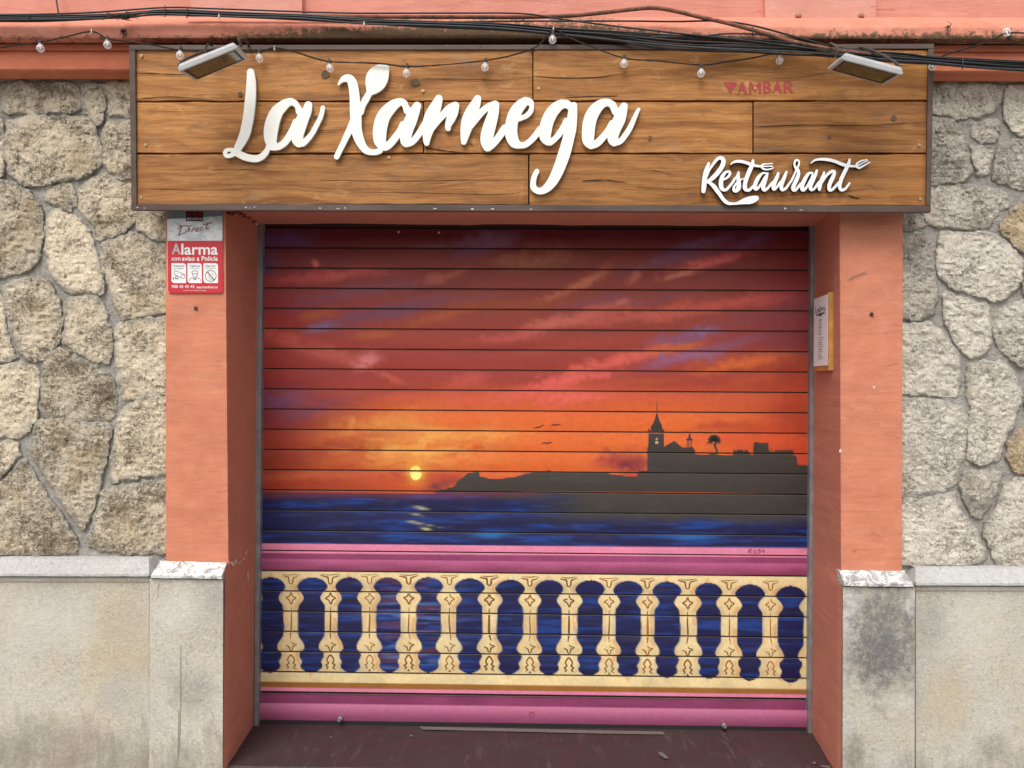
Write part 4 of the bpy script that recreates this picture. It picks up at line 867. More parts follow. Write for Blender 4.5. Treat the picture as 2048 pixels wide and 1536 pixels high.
# knots, scars and screws of the boards: small marks proud of the surface
M['knot'] = plain('knot_wood', (0.10, 0.068, 0.035), 0.6, var=0.4, sc=180)
M['crack'] = plain('open_check', (0.022, 0.013, 0.007), 0.9)
M['brass'] = plain('screw_brass', (0.45, 0.30, 0.16), 0.45, 0.5, 0.6)
def sign_patch(name, pts, mat, lift=0.0024):
    return mesh(name, [W(a, b, YSG(b) - lift) for a, b in pts][::-1], [tuple(range(len(pts)))], mat, sign)
for x, y, rx, ry in ((651, 148, 8.5, 8), (831, 164, 9, 8), (480, 188, 5, 5), (1788, 235, 5.5, 5.5), (1659, 273, 4, 4), (631, 234, 5, 4), (1300, 276, 4, 5), (917, 232, 5, 6)):
    sign_patch('knot', [(x + rx * (1 + .15 * math.sin(3 * a)) * math.cos(a), y + ry * (1 + .12 * math.cos(2 * a + 1)) * math.sin(a)) for a in np.linspace(0, 2 * math.pi, 18)[:-1]], M['knot'])
def crack(pts, w):
    Q = crom(pts, 5); n = len(Q); k = np.array([w * (0.25 + 0.75 * math.sin(math.pi * min(1, (i + 1) / (n * 0.6)))) if i < n * .5 else w * (1 - (i - n * .5) / (n * .5) * .85) for i in range(n)]) * 0.5
    up = [(a, b - q) for (a, b), q in zip(Q, k)]; dn = [(a, b + q) for (a, b), q in zip(Q, k)]
    sign_patch('drying_crack', up + dn[::-1], M['crack'])
crack([(268, 146), (310, 147), (350, 149), (395, 150)], 2.2); crack([(840, 158), (920, 158), (1000, 160), (1064, 156)], 1.6); crack([(1068, 153), (1130, 156), (1200, 154), (1255, 145)], 1.8)
crack([(1508, 254), (1570, 251), (1640, 250), (1740, 251), (1856, 243)], 2.4); crack([(274, 199), (300, 196), (350, 194), (420, 200)], 2.0); crack([(850, 296), (880, 300), (920, 305), (940, 306)], 2.2)
crack([(640, 360), (800, 362), (950, 360), (1056, 361)], 1.0); crack([(700, 384), (850, 386), (1000, 389), (1056, 380)], 0.9); crack([(1130, 195), (1180, 193), (1230, 192), (1232, 190)], 1.8); crack([(1165, 362), (1210, 360), (1255, 366)], 2.2); crack([(1697, 391), (1710, 395), (1720, 397)], 3)
crack([(965, 155), (970, 163), (973, 176)], 1.6); crack([(938, 284), (944, 290), (947, 293)], 1.8); crack([(1273, 375), (1320, 377), (1380, 379)], 0.9); crack([(1600, 385), (1680, 383), (1740, 378)], 1.0); crack([(300, 378), (420, 380), (520, 376)], 0.9); crack([(420, 340), (470, 338), (560, 342)], 0.9)
crack([(1300, 340), (1330, 345), (1350, 352)], 1.0); crack([(560, 260), (620, 262), (700, 259)], 0.8); crack([(1180, 235), (1260, 238), (1400, 236)], 0.8); crack([(1690, 128), (1760, 131), (1850, 129)], 1.0); crack([(300, 222), (420, 224), (470, 222)], 0.8)
for x, y in ((1077, 177), (846, 182), (1510, 177), (778, 315), (283, 112), (1846, 112), (283, 395), (1840, 398), (292, 290), (1838, 290)):
    lathe('screw', [(0.006, 0), (0.006, 0.003), (0.002, 0.0032), (0.002, 0.001)], W(x, y, YSG(y) - 0.001), (0, -1, 0), M['brass'], sign, 8, False)
M['paint_fleck'] = plain('pale_paint_fleck', (0.48, 0.45, 0.40), 0.8)
rg = random.Random(9)
for x, y in ((275, 415), (289, 416), (492, 415), (500, 416), (509, 414), (676, 417), (690, 416), (870, 417), (945, 418), (985, 418), (1062, 418), (1570, 417), (1602, 420), (640, 416)):
    a, b = rg.uniform(2, 6), rg.uniform(1, 2.6); yf = YF + YSG(y) - YSG(250) - 0.0012
    mesh('paint_fleck', [W(x + a * math.cos(q) * rg.uniform(.5, 1), y + b * math.sin(q) * rg.uniform(.5, 1), yf) for q in np.linspace(0, 6.28, 8)[:-1]][::-1], [tuple(range(7))], M['paint_fleck'], sign)

# ------------------------------------------------------------------ cut-out lettering: brush strokes (x, y, half width) grown to one outline per letter
def stroke_field(strokes, X, Y):
    f = np.full(X.shape, 1e9)
    for s in strokes:
        Q = crom(s, 10) if len(s) > 2 else crom(s, 24)
        for a, b, r_ in Q: np.minimum(f, np.hypot(X - a, Y - b) - r_, out=f)
    return f

def contours(Fd, x0, y0, st):
    """marching squares of Fd = 0, closed loops in pixels"""
    nr, nc = Fd.shape; S = Fd < 0; seg = {}
    def pt(r0, c0, r1, c1):
        a, b = Fd[r0, c0], Fd[r1, c1]; t = a / (a - b); return (r0 + (r1 - r0) * t, c0 + (c1 - c0) * t)
    code = S[:-1, :-1] * 8 + S[:-1, 1:] * 4 + S[1:, 1:] * 2 + S[1:, :-1] * 1
    E = {1: ['LB'], 2: ['BR'], 3: ['LR'], 4: ['RT'], 5: ['LT', 'RB'], 6: ['BT'], 7: ['LT'], 8: ['TL'], 9: ['TB'], 10: ['TR', 'BL'], 11: ['TR'], 12: ['RL'], 13: ['RB'], 14: ['BL']}
    for r, c in np.argwhere((code > 0) & (code < 15)):
        for e in E[int(code[r, c])]:
            k = [{'T': ('h', r, c), 'B': ('h', r + 1, c), 'L': ('v', r, c), 'R': ('v', r, c + 1)}[q] for q in e]; seg[k[0]] = k[1]
    loops = []
    while seg:
        k0 = next(iter(seg)); k = k0; lp = []
        while k in seg:
            n = seg.pop(k); d, r, c = k; lp.append(pt(r, c, r, c + 1) if d == 'h' else pt(r, c, r + 1, c)); k = n
        if len(lp) > 5: loops.append([(x0 + q[1] * st, y0 + q[0] * st) for q in lp])
    return loops

def letters(groups, st, depthY, thick, mf, ms, parent, name, bev=0.0):
    """groups: list of letters, each a list of strokes in pixels"""
    allp = np.array([p for g in groups for s in g for p in s]); m = allp[:, 2].max() + 4
    x0, y0 = allp[:, 0].min() - m, allp[:, 1].min() - m; x1, y1 = allp[:, 0].max() + m, allp[:, 1].max() + m
    X, Y = np.meshgrid(np.arange(x0, x1, st), np.arange(y0, y1, st))
    fs = [stroke_field(g, X, Y) for g in groups]; out = []
    for i, f in enumerate(fs):
        ot = [fs[j] for j in range(len(fs)) if j != i]; g = f
        if ot: g = np.maximum(f, f - np.minimum.reduce(ot))
        cu = bpy.data.curves.new(name, 'CURVE'); cu.dimensions = '2D'; cu.fill_mode = 'BOTH'
        for lp in contours(g, x0, y0, st):
            sp = cu.splines.new('POLY'); sp.points.add(len(lp) - 1); sp.use_cyclic_u = True
            for q, (a, b) in enumerate(lp): sp.points[q].co = (a / 100, -b / 100, 0, 1)
        cu.extrude = 0.5; tmp = bpy.data.objects.new('tmp', cu); COL.objects.link(tmp)
        dg = bpy.context.evaluated_depsgraph_get(); me = bpy.data.meshes.new_from_object(tmp.evaluated_get(dg)); bpy.data.objects.remove(tmp)
        co_ = np.empty(len(me.vertices) * 3); me.vertices.foreach_get('co', co_); co_ = co_.reshape(-1, 3)
        px, py = co_[:, 0] * 100, -co_[:, 1] * 100; base = YSG(py) - depthY
        P = W(px, py, base); P[:, 1] = base + np.where(co_[:, 2] > 0, 0.0, thick)
        me.vertices.foreach_set('co', P.ravel()); me.materials.clear(); me.materials.append(mf); me.materials.append(ms); me.update()
        bm = bmesh.new(); bm.from_mesh(me); bmesh.ops.remove_doubles(bm, verts=bm.verts, dist=1e-6); bmesh.ops.recalc_face_normals(bm, faces=bm.faces)
        for f_ in bm.faces: f_.material_index = 0 if f_.normal.y < -0.7 else 1
        bm.to_mesh(me); bm.free(); out.append(link(name, me, parent))
    return out

def conv(ox, oy, sc_, strokes): return [[(ox + a / sc_, oy + b / sc_, r_ / sc_) for a, b, r_ in s] for s in strokes]
A1 = lambda s: conv(430, 110, 6.206, s); A2 = lambda s: conv(660, 110, 6.206, s); A3 = lambda s: conv(960, 160, 6.0235, s)
big = [
 A1([[(440,210,43),(447,300,54),(446,400,60),(440,520,65),(429,640,67),(414,760,67),(392,880,66),(367,980,64),(328,1070,56),(285,1148,48)],
     [(240,1190,34),(190,1175,24),(142,1184,25),(121,1214,23),(135,1243,25),(160,1253,26),(205,1240,27),(240,1215,32)],
     [(245,1200,40),(300,1230,44),(370,1262,45),(440,1280,44),(510,1286,42),(575,1262,40),(625,1212,36),(655,1160,30),(668,1110,34)]]),
 A1([[(1000,602,36),(945,578,44),(880,600,55),(830,640,66),(770,700,77),(725,795,85),(698,900,88),(687,1000,82),(695,1080,68),(720,1128,52)],
     [(700,1140,42),(770,1138,43),(830,1113,42),(880,1065,43),(925,1000,44),(970,920,44),(1000,830,38)],
     [(990,600,38),(1025,640,34),(1050,700,48)],
     [(1158,622,48),(1135,700,60),(1082,800,76),(1048,900,76),(1025,980,74),(1020,1050,68),(1038,1088,56)],
     [(1338,655,28),(1315,755,28),(1265,860,30),(1205,970,32),(1140,1050,36),(1085,1092,44)]]),
 A2([[(106,364,12),(140,318,24),(185,290,42),(240,292,50),(275,340,58),(293,420,60),(305,520,62),(311,620,67),(318,720,71),(322,820,68),(326,900,66),(340,980,64),(368,1060,58),(403,1130,50),(452,1183,44),(510,1204,36),(570,1203,36),(620,1185,34)],
     [(300,830,58),(255,910,46),(215,985,40),(165,1090,36),(115,1190,34),(82,1262,33)],
     [(668,172,66),(630,215,102),(588,275,134),(566,330,126),(535,395,88),(505,445,52)],
     [(490,465,38),(440,555,42),(405,622,38),(372,700,48)]]),
 A2([[(925,602,40),(880,580,45),(800,612,62),(715,690,78),(660,770,84),(630,860,86),(615,960,84),(618,1060,76),(650,1128,55)],
     [(650,1148,36),(700,1138,44),(762,1083,45),(820,1010,44),(870,940,44),(905,860,40)],
     [(920,605,38),(940,640,40),(962,690,48)],
     [(1080,630,50),(1040,720,66),(1000,810,78),(965,900,76),(943,980,74),(938,1060,66),(945,1090,52)],
     [(950,1095,46),(1015,1080,38),(1080,1010,40),(1140,920,42),(1185,840,40)]]),
 A2([[(1350,540,47),(1320,620,66),(1280,710,82),(1245,800,86),(1222,900,74),(1205,990,56),(1198,1060,42),(1200,1093,33)],
     [(1260,900,45),(1340,808,42),(1410,735,44),(1470,675,50),(1530,640,52),(1558,626,46)],
     [(1556,636,47),(1530,720,57),(1495,800,53),(1466,870,38),(1465,910,33)]]),
 A2([[(1832,540,44),(1800,620,64),(1750,720,78),(1712,820,80),(1688,920,68),(1670,1010,50),(1660,1080,33)],
     [(1740,880,42),(1820,780,42),(1900,690,42),(1970,640,42),(2040,610,42)]])
 + A3([[(180,300,52),(165,380,62),(140,470,70),(110,570,76),(85,670,78),(80,750,70),(90,810,50)], [(100,812,45),(170,755,42),(240,665,44),(300,580,46)]]),
 A3([[(545,255,50),(480,310,66),(425,390,74),(390,480,74),(375,580,74),(380,670,74),(410,745,64),(450,780,46)],
     [(545,252,48),(600,265,42),(622,315,28),(610,375,30),(565,425,30),(500,455,30),(440,460,45)],
     [(460,785,40),(540,780,36),(610,730,36),(670,665,38),(730,590,42)]]),
 A3([[(1045,290,48),(985,290,54),(920,330,66),(860,400,74),(815,490,76),(790,590,76),(785,680,68),(815,735,50),(850,745,40)],
     [(850,748,38),(900,710,34),(960,640,38),(1010,565,40),(1040,490,36)], [(1045,285,46),(1090,320,45)],
     [(1130,305,40),(1115,400,57),(1108,500,60),(1090,600,68),(1065,700,70),(1040,800,72),(1010,900,73),(975,1000,71),(935,1100,68),(885,1200,62),(825,1280,54),(760,1328,43),(700,1335,38),(650,1300,37),(640,1240,34),(655,1160,32),(685,1100,30)]]),
 A3([[(1600,300,42),(1540,270,44),(1460,290,56),(1385,360,72),(1335,450,78),(1312,550,78),(1303,650,76),(1305,730,68),(1335,785,45)],
     [(1340,790,40),(1410,760,44),(1480,690,42),(1545,610,42),(1590,520,36)], [(1600,300,42),(1635,380,46)],
     [(1735,315,45),(1705,400,64),(1675,480,74),(1640,560,70),(1612,640,66),(1600,710,62),(1612,752,44)],
     [(1620,756,40),(1690,735,34),(1750,665,34),(1810,570,32),(1855,470,28),(1890,390,24),(1912,352,20)]]),
]
def mat_white():
    t = NT('cream_white_letter'); n = t.noise((25, 25, 25), 6, 0.65)
    c = t.mix(t.ramp(n, 0.4, 0.75), (0.86, 0.85, 0.79), (0.80, 0.78, 0.70)); c = t.mix(t.ramp(t.noise((60, 60, 60), 5, 0.7, loc=(3, 3, 3)), 0.70, 0.74, 0, 0.5), c, (0.40, 0.36, 0.28))
    return t.done(c, 0.5, None, 0.3)
M['white_letter'] = mat_white()
M['letter_edge'] = plain('letter_edge', (0.52, 0.50, 0.43), 0.6)
letters(big, 1.0, 0.017, 0.014, M['white_letter'], M['letter_edge'], sign, 'letter')

B4 = lambda s: conv(1390, 300, 11.378, s); B5 = lambda s: conv(1560, 300, 10.779, s)
small = [
 B4([[(315,300,28),(285,380,42),(248,500,54),(225,620,57),(210,740,57),(200,860,53),(190,940,44)],
     [(270,590,24),(330,450,24),(420,310,32),(510,205,36),(590,180,42),(645,225,48),(640,310,52),(600,400,52),(530,500,52),(440,600,50),(350,680,44),(290,722,38)],
     [(300,725,32),(370,770,40),(440,840,48),(500,920,48),(560,1000,45),(620,1090,42),(690,1170,42),(770,1215,36),(870,1220,28),(950,1215,30),(1040,1190,46),(1140,1162,70),(1240,1145,86),(1330,1120,78),(1400,1095,54)]]),
 B4([[(660,670,22),(730,630,26),(790,560,30),(790,500,28),(745,490,26),(680,520,34),(625,600,44),(595,700,50),(590,790,50),(610,870,46),(660,910,34),(720,895,32),(790,820,30),(860,730,30),(915,640,28)]]),
 B4([[(995,495,18),(985,560,34),(985,640,42),(995,720,46),(1000,800,50),(985,880,50),(930,932,38),(886,915,33),(885,850,29),(920,790,25),(970,730,27)], [(915,650,26),(960,590,28),(980,540,28)], [(1020,692,22),(1080,660,14),(1140,645,11)]]),
 B4([[(1320,240,30),(1305,330,42),(1265,420,48),(1220,520,50),(1180,620,48),(1150,720,48),(1135,800,46),(1140,870,48),(1170,910,36),(1230,910,34),(1290,860,30),(1330,815,28)],
     [(805,335,8),(860,285,22),(940,260,30),(1040,258,34),(1140,280,36),(1230,310,36),(1310,335,34),(1400,360,28),(1500,370,26)],
     [(1505,362,22),(1560,320,18),(1640,318,14),(1760,305,14)], [(1510,372,18),(1620,372,15),(1755,368,15)], [(1510,385,20),(1560,430,21),(1650,445,19),(1740,425,16),(1780,405,12)]]),
 B4([[(1600,520,18),(1540,530,24),(1470,590,38),(1410,680,46),(1370,780,46),(1365,860,44),(1390,895,30),(1440,860,30),(1500,780,26),(1550,690,24),(1595,600,20)], [(1590,525,16),(1620,545,18)],
     [(1650,530,24),(1625,620,34),(1590,720,42),(1555,820,46),(1560,890,44),(1600,910,32),(1660,860,28),(1720,790,28),(1770,730,26)]]),
 B4([[(1895,530,28),(1860,630,42),(1810,740,48),(1785,830,46),(1790,890,34),(1830,880,28),(1890,810,26),(1945,725,26)]])
 + B5([[(140,470,24),(105,560,36),(65,660,42),(35,750,40),(30,820,40),(55,860,30),(120,830,28),(190,740,26)]]),
 B5([[(190,740,25),(250,650,24),(300,550,22),(335,470,20),(348,420,22),(330,370,24),(310,300,22),(335,230,24),(375,215,22),(410,250,20),(405,320,20),(375,390,26),(395,450,34),(400,520,36),(365,620,42),(320,720,44),(285,800,44),(290,855,38),(330,865,28),(390,800,28),(445,730,28)]]),
 B5([[(700,492,20),(630,500,28),(570,570,38),(515,670,44),(480,760,44),(480,840,42),(510,865,28),(560,820,28),(620,720,24),(670,620,22),(705,530,22)],
     [(795,445,26),(760,540,36),(710,650,42),(670,740,42),(655,810,40),(680,860,28),(740,830,26),(800,750,26),(840,690,24)]]),
 B5([[(950,485,24),(920,580,36),(880,690,42),(855,790,40),(850,850,32)], [(880,740,26),(950,620,28),(1030,520,30),(1110,465,32),(1165,455,28),(1175,500,34),(1135,600,44),(1085,700,44),(1060,790,42),(1070,860,34),(1130,850,28),(1200,780,28),(1265,705,28)]]),
 B5([[(1500,205,26),(1480,290,36),(1430,400,40),(1370,520,42),(1320,630,42),(1295,730,40),(1290,810,38),(1330,860,34),(1400,840,28),(1460,770,26),(1500,715,22)],
     [(660,290,8),(740,225,20),(840,200,26),(960,200,32),(1080,215,34),(1200,250,34),(1320,300,36),(1420,330,34),(1520,345,26),(1640,350,24)],
     [(1640,335,20),(1660,290,20),(1740,240,19),(1870,205,13)], [(1650,350,18),(1780,280,14),(1895,228,11)], [(1650,360,22),(1710,385,23),(1800,340,19),(1940,262,13)]]),
]
M['white_small'] = plain('bright_white_letter', (0.80, 0.80, 0.80), 0.4, var=0.03)
M['black_edge'] = plain('black_letter_edge', (0.035, 0.034, 0.036), 0.6)
letters(small, 0.5, 0.019, 0.016, M['white_small'], M['black_edge'], sign, 'small_letter')

# ------------------------------------------------------------------ printed text helper
def text_px(s, x0, x1, base, cap, mat, parent, Yf, name='printed_text', bold=0.0, shear=0.0, base2=None):
    cu = bpy.data.curves.new('txt', 'FONT'); cu.body = s; cu.offset = bold; cu.shear = shear; cu.resolution_u = 3
    tmp = bpy.data.objects.new('tmp', cu); COL.objects.link(tmp)
    me = bpy.data.meshes.new_from_object(tmp.evaluated_get(bpy.context.evaluated_depsgraph_get())); bpy.data.objects.remove(tmp)
    n = len(me.vertices); c = np.empty(n * 3); me.vertices.foreach_get('co', c); c = c.reshape(-1, 3)
    px = x0 + (c[:, 0] - c[:, 0].min()) / (np.ptp(c[:, 0]) + 1e-9) * (x1 - x0); u = (px - x0) / (x1 - x0 + 1e-9)
    bl = base + ((base2 - base) if base2 is not None else 0) * u; py = bl - c[:, 1] / 0.70 * cap
    P = W(px, py, Yf(py) if callable(Yf) else np.full(n, Yf)); me.vertices.foreach_set('co', P.ravel()); me.materials.clear(); me.materials.append(mat)
    me.update(); return link(name, me, parent)

def mat_stencil():
    t = NT('faded_red_stencil'); n = t.noise((10, 10, 120), 5, 0.65); n2 = t.noise((60, 60, 60), 5, 0.7)
    c = t.mix(t.ramp(n, 0.5, 0.75, 0, 0.7), (0.36, 0.055, 0.055), (0.30, 0.13, 0.06)); c = t.mix(t.ramp(n2, 0.55, 0.8, 0, 0.4), c, (0.42, 0.10, 0.09))
    return t.done(c, 0.7, None, 0.2)
M['stencil'] = mat_stencil()
SY = lambda py: YSG(py) - 0.0030
# AMBAR in flared capitals, traced
def stencil_poly(polys):
    for p in polys: mesh('stencil_letter', [W(1430 + a / 10.779, 140 + b / 10.779, SY(140 + b / 10.779)) for a, b in p][::-1], [tuple(range(len(p)))], M['stencil'], sign)
stencil_poly([[(190,262),(475,262),(330,505)],
 [(560,270),(610,262),(705,520),(640,520),(612,450),(608,440),(540,440),(520,510),(480,540),(515,430),(555,400),(600,400),(580,335),(530,470),(515,430)],
 [(735,255),(790,265),(865,385),(945,250),(990,245),(995,510),(940,508),(945,350),(870,470),(855,470),(790,380),(785,520),(735,520)],
 [(1330,245),(1370,245),(1450,500),(1395,500),(1375,440),(1290,440),(1275,500),(1235,500)]])
for p in ([[(1040,245),(1090,250),(1090,500),(1040,500)], [(1090,250),(1160,252),(1200,290),(1195,340),(1150,370),(1200,395),(1220,440),(1190,490),(1090,500),(1090,465),(1140,462),(1165,435),(1140,395),(1090,390),(1090,350),(1130,345),(1150,315),(1130,285),(1090,285)],
           [(1480,245),(1535,240),(1535,500),(1480,500)], [(1535,240),(1610,235),(1665,280),(1655,340),(1610,375),(1710,495),(1640,502),(1560,390),(1535,390),(1535,350),(1585,345),(1605,310),(1580,275),(1535,275)]]):
    stencil_poly([p])
# ------------------------------------------------------------------ alarm sign
al = thing('alarm_sign', 'red and white metal alarm warning sign under the wooden board', 'sign')
YA = -0.006
def c8(pts): return [(320 + a / 6.982, 410 + b / 6.982) for a, b in pts]
def decal(name, pts, mat, Y, parent=al): return mesh(name, [W(a, b, Y) for a, b in pts][::-1], [tuple(range(len(pts)))], mat, parent)
M['al_white'] = (lambda t: t.done(t.mix(t.ramp(t.noise((16, 16, 22), 4, 0.55, 1.2), 0.44, 0.56), (0.72, 0.73, 0.74), (0.50, 0.53, 0.55)), 0.35, None, 0.4))(NT('grey_cloud_print'))
M['al_red'] = plain('alarm_red', (0.50, 0.018, 0.028), 0.35, 0.4, var=0.06)
M['al_text'] = plain('print_white', (0.76, 0.74, 0.73), 0.4, var=0.04); M['al_grey'] = plain('print_grey', (0.45, 0.44, 0.44), 0.4, var=0.05)
M['al_black'] = plain('print_black', (0.012, 0.011, 0.012), 0.4); M['al_maroon'] = plain('print_maroon', (0.20, 0.018, 0.03), 0.4); M['al_line'] = plain('print_line', (0.12, 0.12, 0.12), 0.5); M['al_dot'] = plain('print_dark_red', (0.17, 0.01, 0.015), 0.4)
p = prism('plate', [W(a, b, YA + 0.0002) for a, b in [(338, 585.6), (442, 585.6), (444.8, 583), (444.3, 415), (334.2, 415), (335.2, 583)]], 0.003, M['al_text'], al, 0.0003)
decal('cloud_panel', c8([(100, 20), (872, 20), (872, 494), (104, 494)]), M['al_white'], YA - 0.0006)
decal('shade_stripe', c8([(100, 20), (872, 20), (872, 150), (600, 170), (350, 185), (100, 195)]), plain('painted_shade_slate', (0.17, 0.20, 0.225), 0.35), YA - 0.0009)  # dark stripe paints the wooden board's shadow across the top of the plate
decal('red_panel', c8([(105, 500), (872, 500), (876, 1205), (860, 1228), (135, 1228), (110, 1205)]), M['al_red'], YA - 0.0006)
decal('logo_box', c8([(362, 84), (605, 84), (605, 226), (362, 226)]), M['al_black'], YA - 0.0012)
for x in (405, 483, 563): decal('logo_dot', c8([(x + 34 * math.cos(a), 130 + 32 * math.sin(a)) for a in np.linspace(0, 6.283, 19)[:-1]]), M['al_dot'], YA - 0.0017)
q8 = lambda x, y: c8([(x, y)])[0]
def t8(s, x0, x1, b, cap, m, bold=0.0, name='printed_text', shear=0.0): return text_px(s, q8(x0, 0)[0], q8(x1, 0)[0], q8(0, b)[1], cap / 6.982, m, al, YA - 0.0017, name, bold, shear)
t8('SECURITAS', 374, 598, 212, 34, M['al_text'], 0.006)
t8('A', 165, 288, 686, 148, M['al_grey'], 0.018); t8('larma', 298, 808, 690, 150, M['al_text'], 0.018)
t8('con', 162, 284, 775, 62, M['al_text'], 0.008); t8('aviso a Policía', 306, 808, 777, 64, M['al_text'], 0.016)
t8('900 45 45 45', 162, 480, 1158, 40, M['al_text'], 0.014); t8('securitasdirect.es', 512, 806, 1163, 36, M['al_text'], 0.008)
t8('CONEXIÓN A CENTRAL RECEPTORA DE ALARMAS', 325, 645, 1199, 12, M['al_text'], 0.0)
def ribbon(pts, w, mat, Y, parent=al, name='print_line', closed=False, sub=5):
    Q = crom([(*q, 1.0)[:3] for q in pts], sub, closed)
    if closed: Q = np.vstack([Q, Q[:1]])
    T = np.gradient(Q[:, :2], axis=0); T /= np.linalg.norm(T, axis=1)[:, None] + 1e-9; Nn = np.stack([-T[:, 1], T[:, 0]], 1) * (w * .5 * Q[:, 2:3])
    A = Q[:, :2] + Nn; B = Q[:, :2] - Nn; V = np.vstack([W(A[:, 0], A[:, 1], Y), W(B[:, 0], B[:, 1], Y)]); n = len(Q)
    return mesh(name, V, [(i, i + 1, n + i + 1, n + i) for i in range(n - 1)], mat, parent)
dz = 0
for s, w in (([(268, 282, 1.2), (300, 296, 1.2), (285, 350, 1), (256, 428, 1)], 13), ([(238, 345, .7), (300, 300, 1), (370, 290, 1.1), (402, 312, 1), (385, 352, 1), (330, 392, 1), (258, 426, .9)], 11), ([(420, 322), (408, 350), (402, 380, .8)], 13), ([(392, 300, .6), (442, 286, 1)], 11),
             ([(462, 326), (450, 352), (438, 384, .8)], 12), ([(448, 352, .8), (472, 330, 1), (492, 326, .9)], 10), ([(498, 356, .8), (530, 342, 1), (544, 324, 1), (522, 316, 1), (500, 338, 1), (498, 364, 1), (520, 372, 1), (548, 352, .7)], 10), ([(600, 318, 1), (580, 312, 1), (562, 330, 1), (562, 350, 1), (582, 354, 1), (610, 338, .7)], 10),
             ([(672, 250, 1.1), (655, 290, 1), (644, 324, 1), (655, 334, .9), (684, 318, .6)], 12), ([(596, 284, .5), (660, 262, 1.1), (742, 238, .6)], 12)):
    ribbon(c8([(a[0], a[1]) for a in s]) if all(len(a) == 2 for a in s) else [(*q8(a[0], a[1]), (a[2] if len(a) > 2 else 1)) for a in s], w / 6.982, M['al_maroon'], YA - 0.0014 - dz * 0.0001, name='script_stroke'); dz += 1
for x0, x1, ttl, t2 in ((160, 364, 'Grabación', 'de imágenes'), (384, 585, 'Vigilante', '24 horas'), (606, 810, 'Alarma', 'anti inhibición')):
    r_ = 42; pts = [(x0, 812)]
    pts += [(x1 - r_ + r_ * math.cos(a), 812 + r_ + r_ * math.sin(a)) for a in np.linspace(-math.pi / 2, 0, 7)] + [(x1, 1090)]
    pts += [(x0 + r_ + r_ * math.cos(a), 1090 - r_ + r_ * math.sin(a)) for a in np.linspace(math.pi / 2, math.pi, 7)]
    decal('pictogram_panel', c8(pts), M['al_text'], YA - 0.0012)
    t8(ttl, x0 + 24, x1 - 24 - (0 if ttl != 'Alarma' else 12), 862, 26, M['al_line'], 0.012); t8(t2, x0 + 34, x1 - 34, 892, 17, M['al_line'], 0.0)
L8 = lambda pts, w=7, closed=False: ribbon(c8(pts), w / 6.982, M['al_line'], YA - 0.0018, name='pictogram_line', closed=closed, sub=3)
L8([(215, 918), (338, 968), (344, 990), (322, 1026), (205, 968), (200, 940)], closed=True); L8([(290, 1015), (305, 975), (335, 972)]); L8([(185, 1050), (186, 1000)]); L8([(188, 1022), (225, 1030), (245, 1010), (235, 990)]); L8([(225, 985), (215, 1010), (240, 1034), (268, 1020)])
L8([(446, 930), (486, 916), (528, 930), (522, 956), (486, 962), (452, 956)], closed=True); L8([(452, 958), (458, 990), (486, 1012), (514, 990), (522, 958)]); L8([(408, 1062), (418, 1032), (455, 1016), (486, 1034), (518, 1016), (556, 1032), (566, 1062)]); L8([(462, 1022), (486, 1046), (510, 1022)])
L8([(708 + 76 * math.cos(a), 990 + 76 * math.sin(a)) for a in np.linspace(0, 6.283, 15)[:-1]], 9, True); ribbon(c8([(660, 930), (708, 990), (758, 1050)]), 2.2, M['al_line'], YA - 0.0022, name='pictogram_line'); L8([(690, 960), (685, 1030), (725, 1035)], 5); L8([(715, 950), (735, 960), (740, 985)], 5)

# ------------------------------------------------------------------ menu on the right jamb
mn = thing('menu_board', 'wooden menu board with a white printed sheet on the door jamb', 'menu board')
M['menu_wood'] = plain('honey_wood', (0.44, 0.215, 0.06), 0.5, var=0.25, sc=24)
M['paper'] = plain('menu_paper', (0.74, 0.71, 0.72), 0.6, var=0.03)
fj = W(1684, 660, 0.0); rj = W(1624.5, 660, YS + 0.01)
def jx(y): return float(fj[0] + (rj[0] - fj[0]) * (y - fj[1]) / (rj[1] - fj[1])) - 0.006
YA0, YA1 = 0.085, 0.272
zt, zb = float(W(1660, 584, YA0)[2]), float(W(1658, 741, YA0)[2])
def slabx(name, y0, y1, z0, z1, off0, off1, mat, parent, bev=0.0, bow=0.0):
    v = []
    for y in (y0, y1):
        for z in (z0, z1):
            v.append((jx(y) - off0, y, z)); v.append((jx(y) - off1 - (bow if y == y0 else 0), y, z))
    o = recalc(mesh(name, v, [(0, 1, 3, 2), (4, 5, 7, 6), (0, 1, 5, 4), (2, 3, 7, 6), (0, 2, 6, 4), (1, 3, 7, 5)], mat, parent))
    if bev:
        bm = bmesh.new(); bm.from_mesh(o.data); bmesh.ops.bevel(bm, geom=list(bm.edges), offset=bev, segments=2, affect='EDGES'); bm.to_mesh(o.data); bm.free()
    return o
slabx('board', YA0, YA1, zb, zt, -0.004, 0.018, M['menu_wood'], mn, 0.0015)
slabx('paper', YA0 + 0.004, YA1 - 0.006, zb + 0.022, zt - 0.008, 0.0195, 0.0205, M['paper'], mn)
def on_paper(name, pts, mat):  # pts: fraction across (0 = street side) and down
    z1, z0 = zt - 0.008, zb + 0.022; y0, y1 = YA1 - 0.006, YA0 + 0.004
    out = [(jx(y0 + (y1 - y0) * a) - 0.0212, y0 + (y1 - y0) * a, z1 + (z0 - z1) * b) for a, b in pts]
    return mesh(name, out, [tuple(range(len(out)))], mat, mn)
def on_line(pts, w):
    Q = crom(pts, 4); T = np.gradient(Q, axis=0); T /= np.linalg.norm(T, axis=1)[:, None] + 1e-9; Nn = np.stack([-T[:, 1], T[:, 0]], 1) * w
    on_paper('script_stroke', [tuple(q) for q in (Q + Nn)] + [tuple(q) for q in (Q - Nn)[::-1]], M['al_line'])
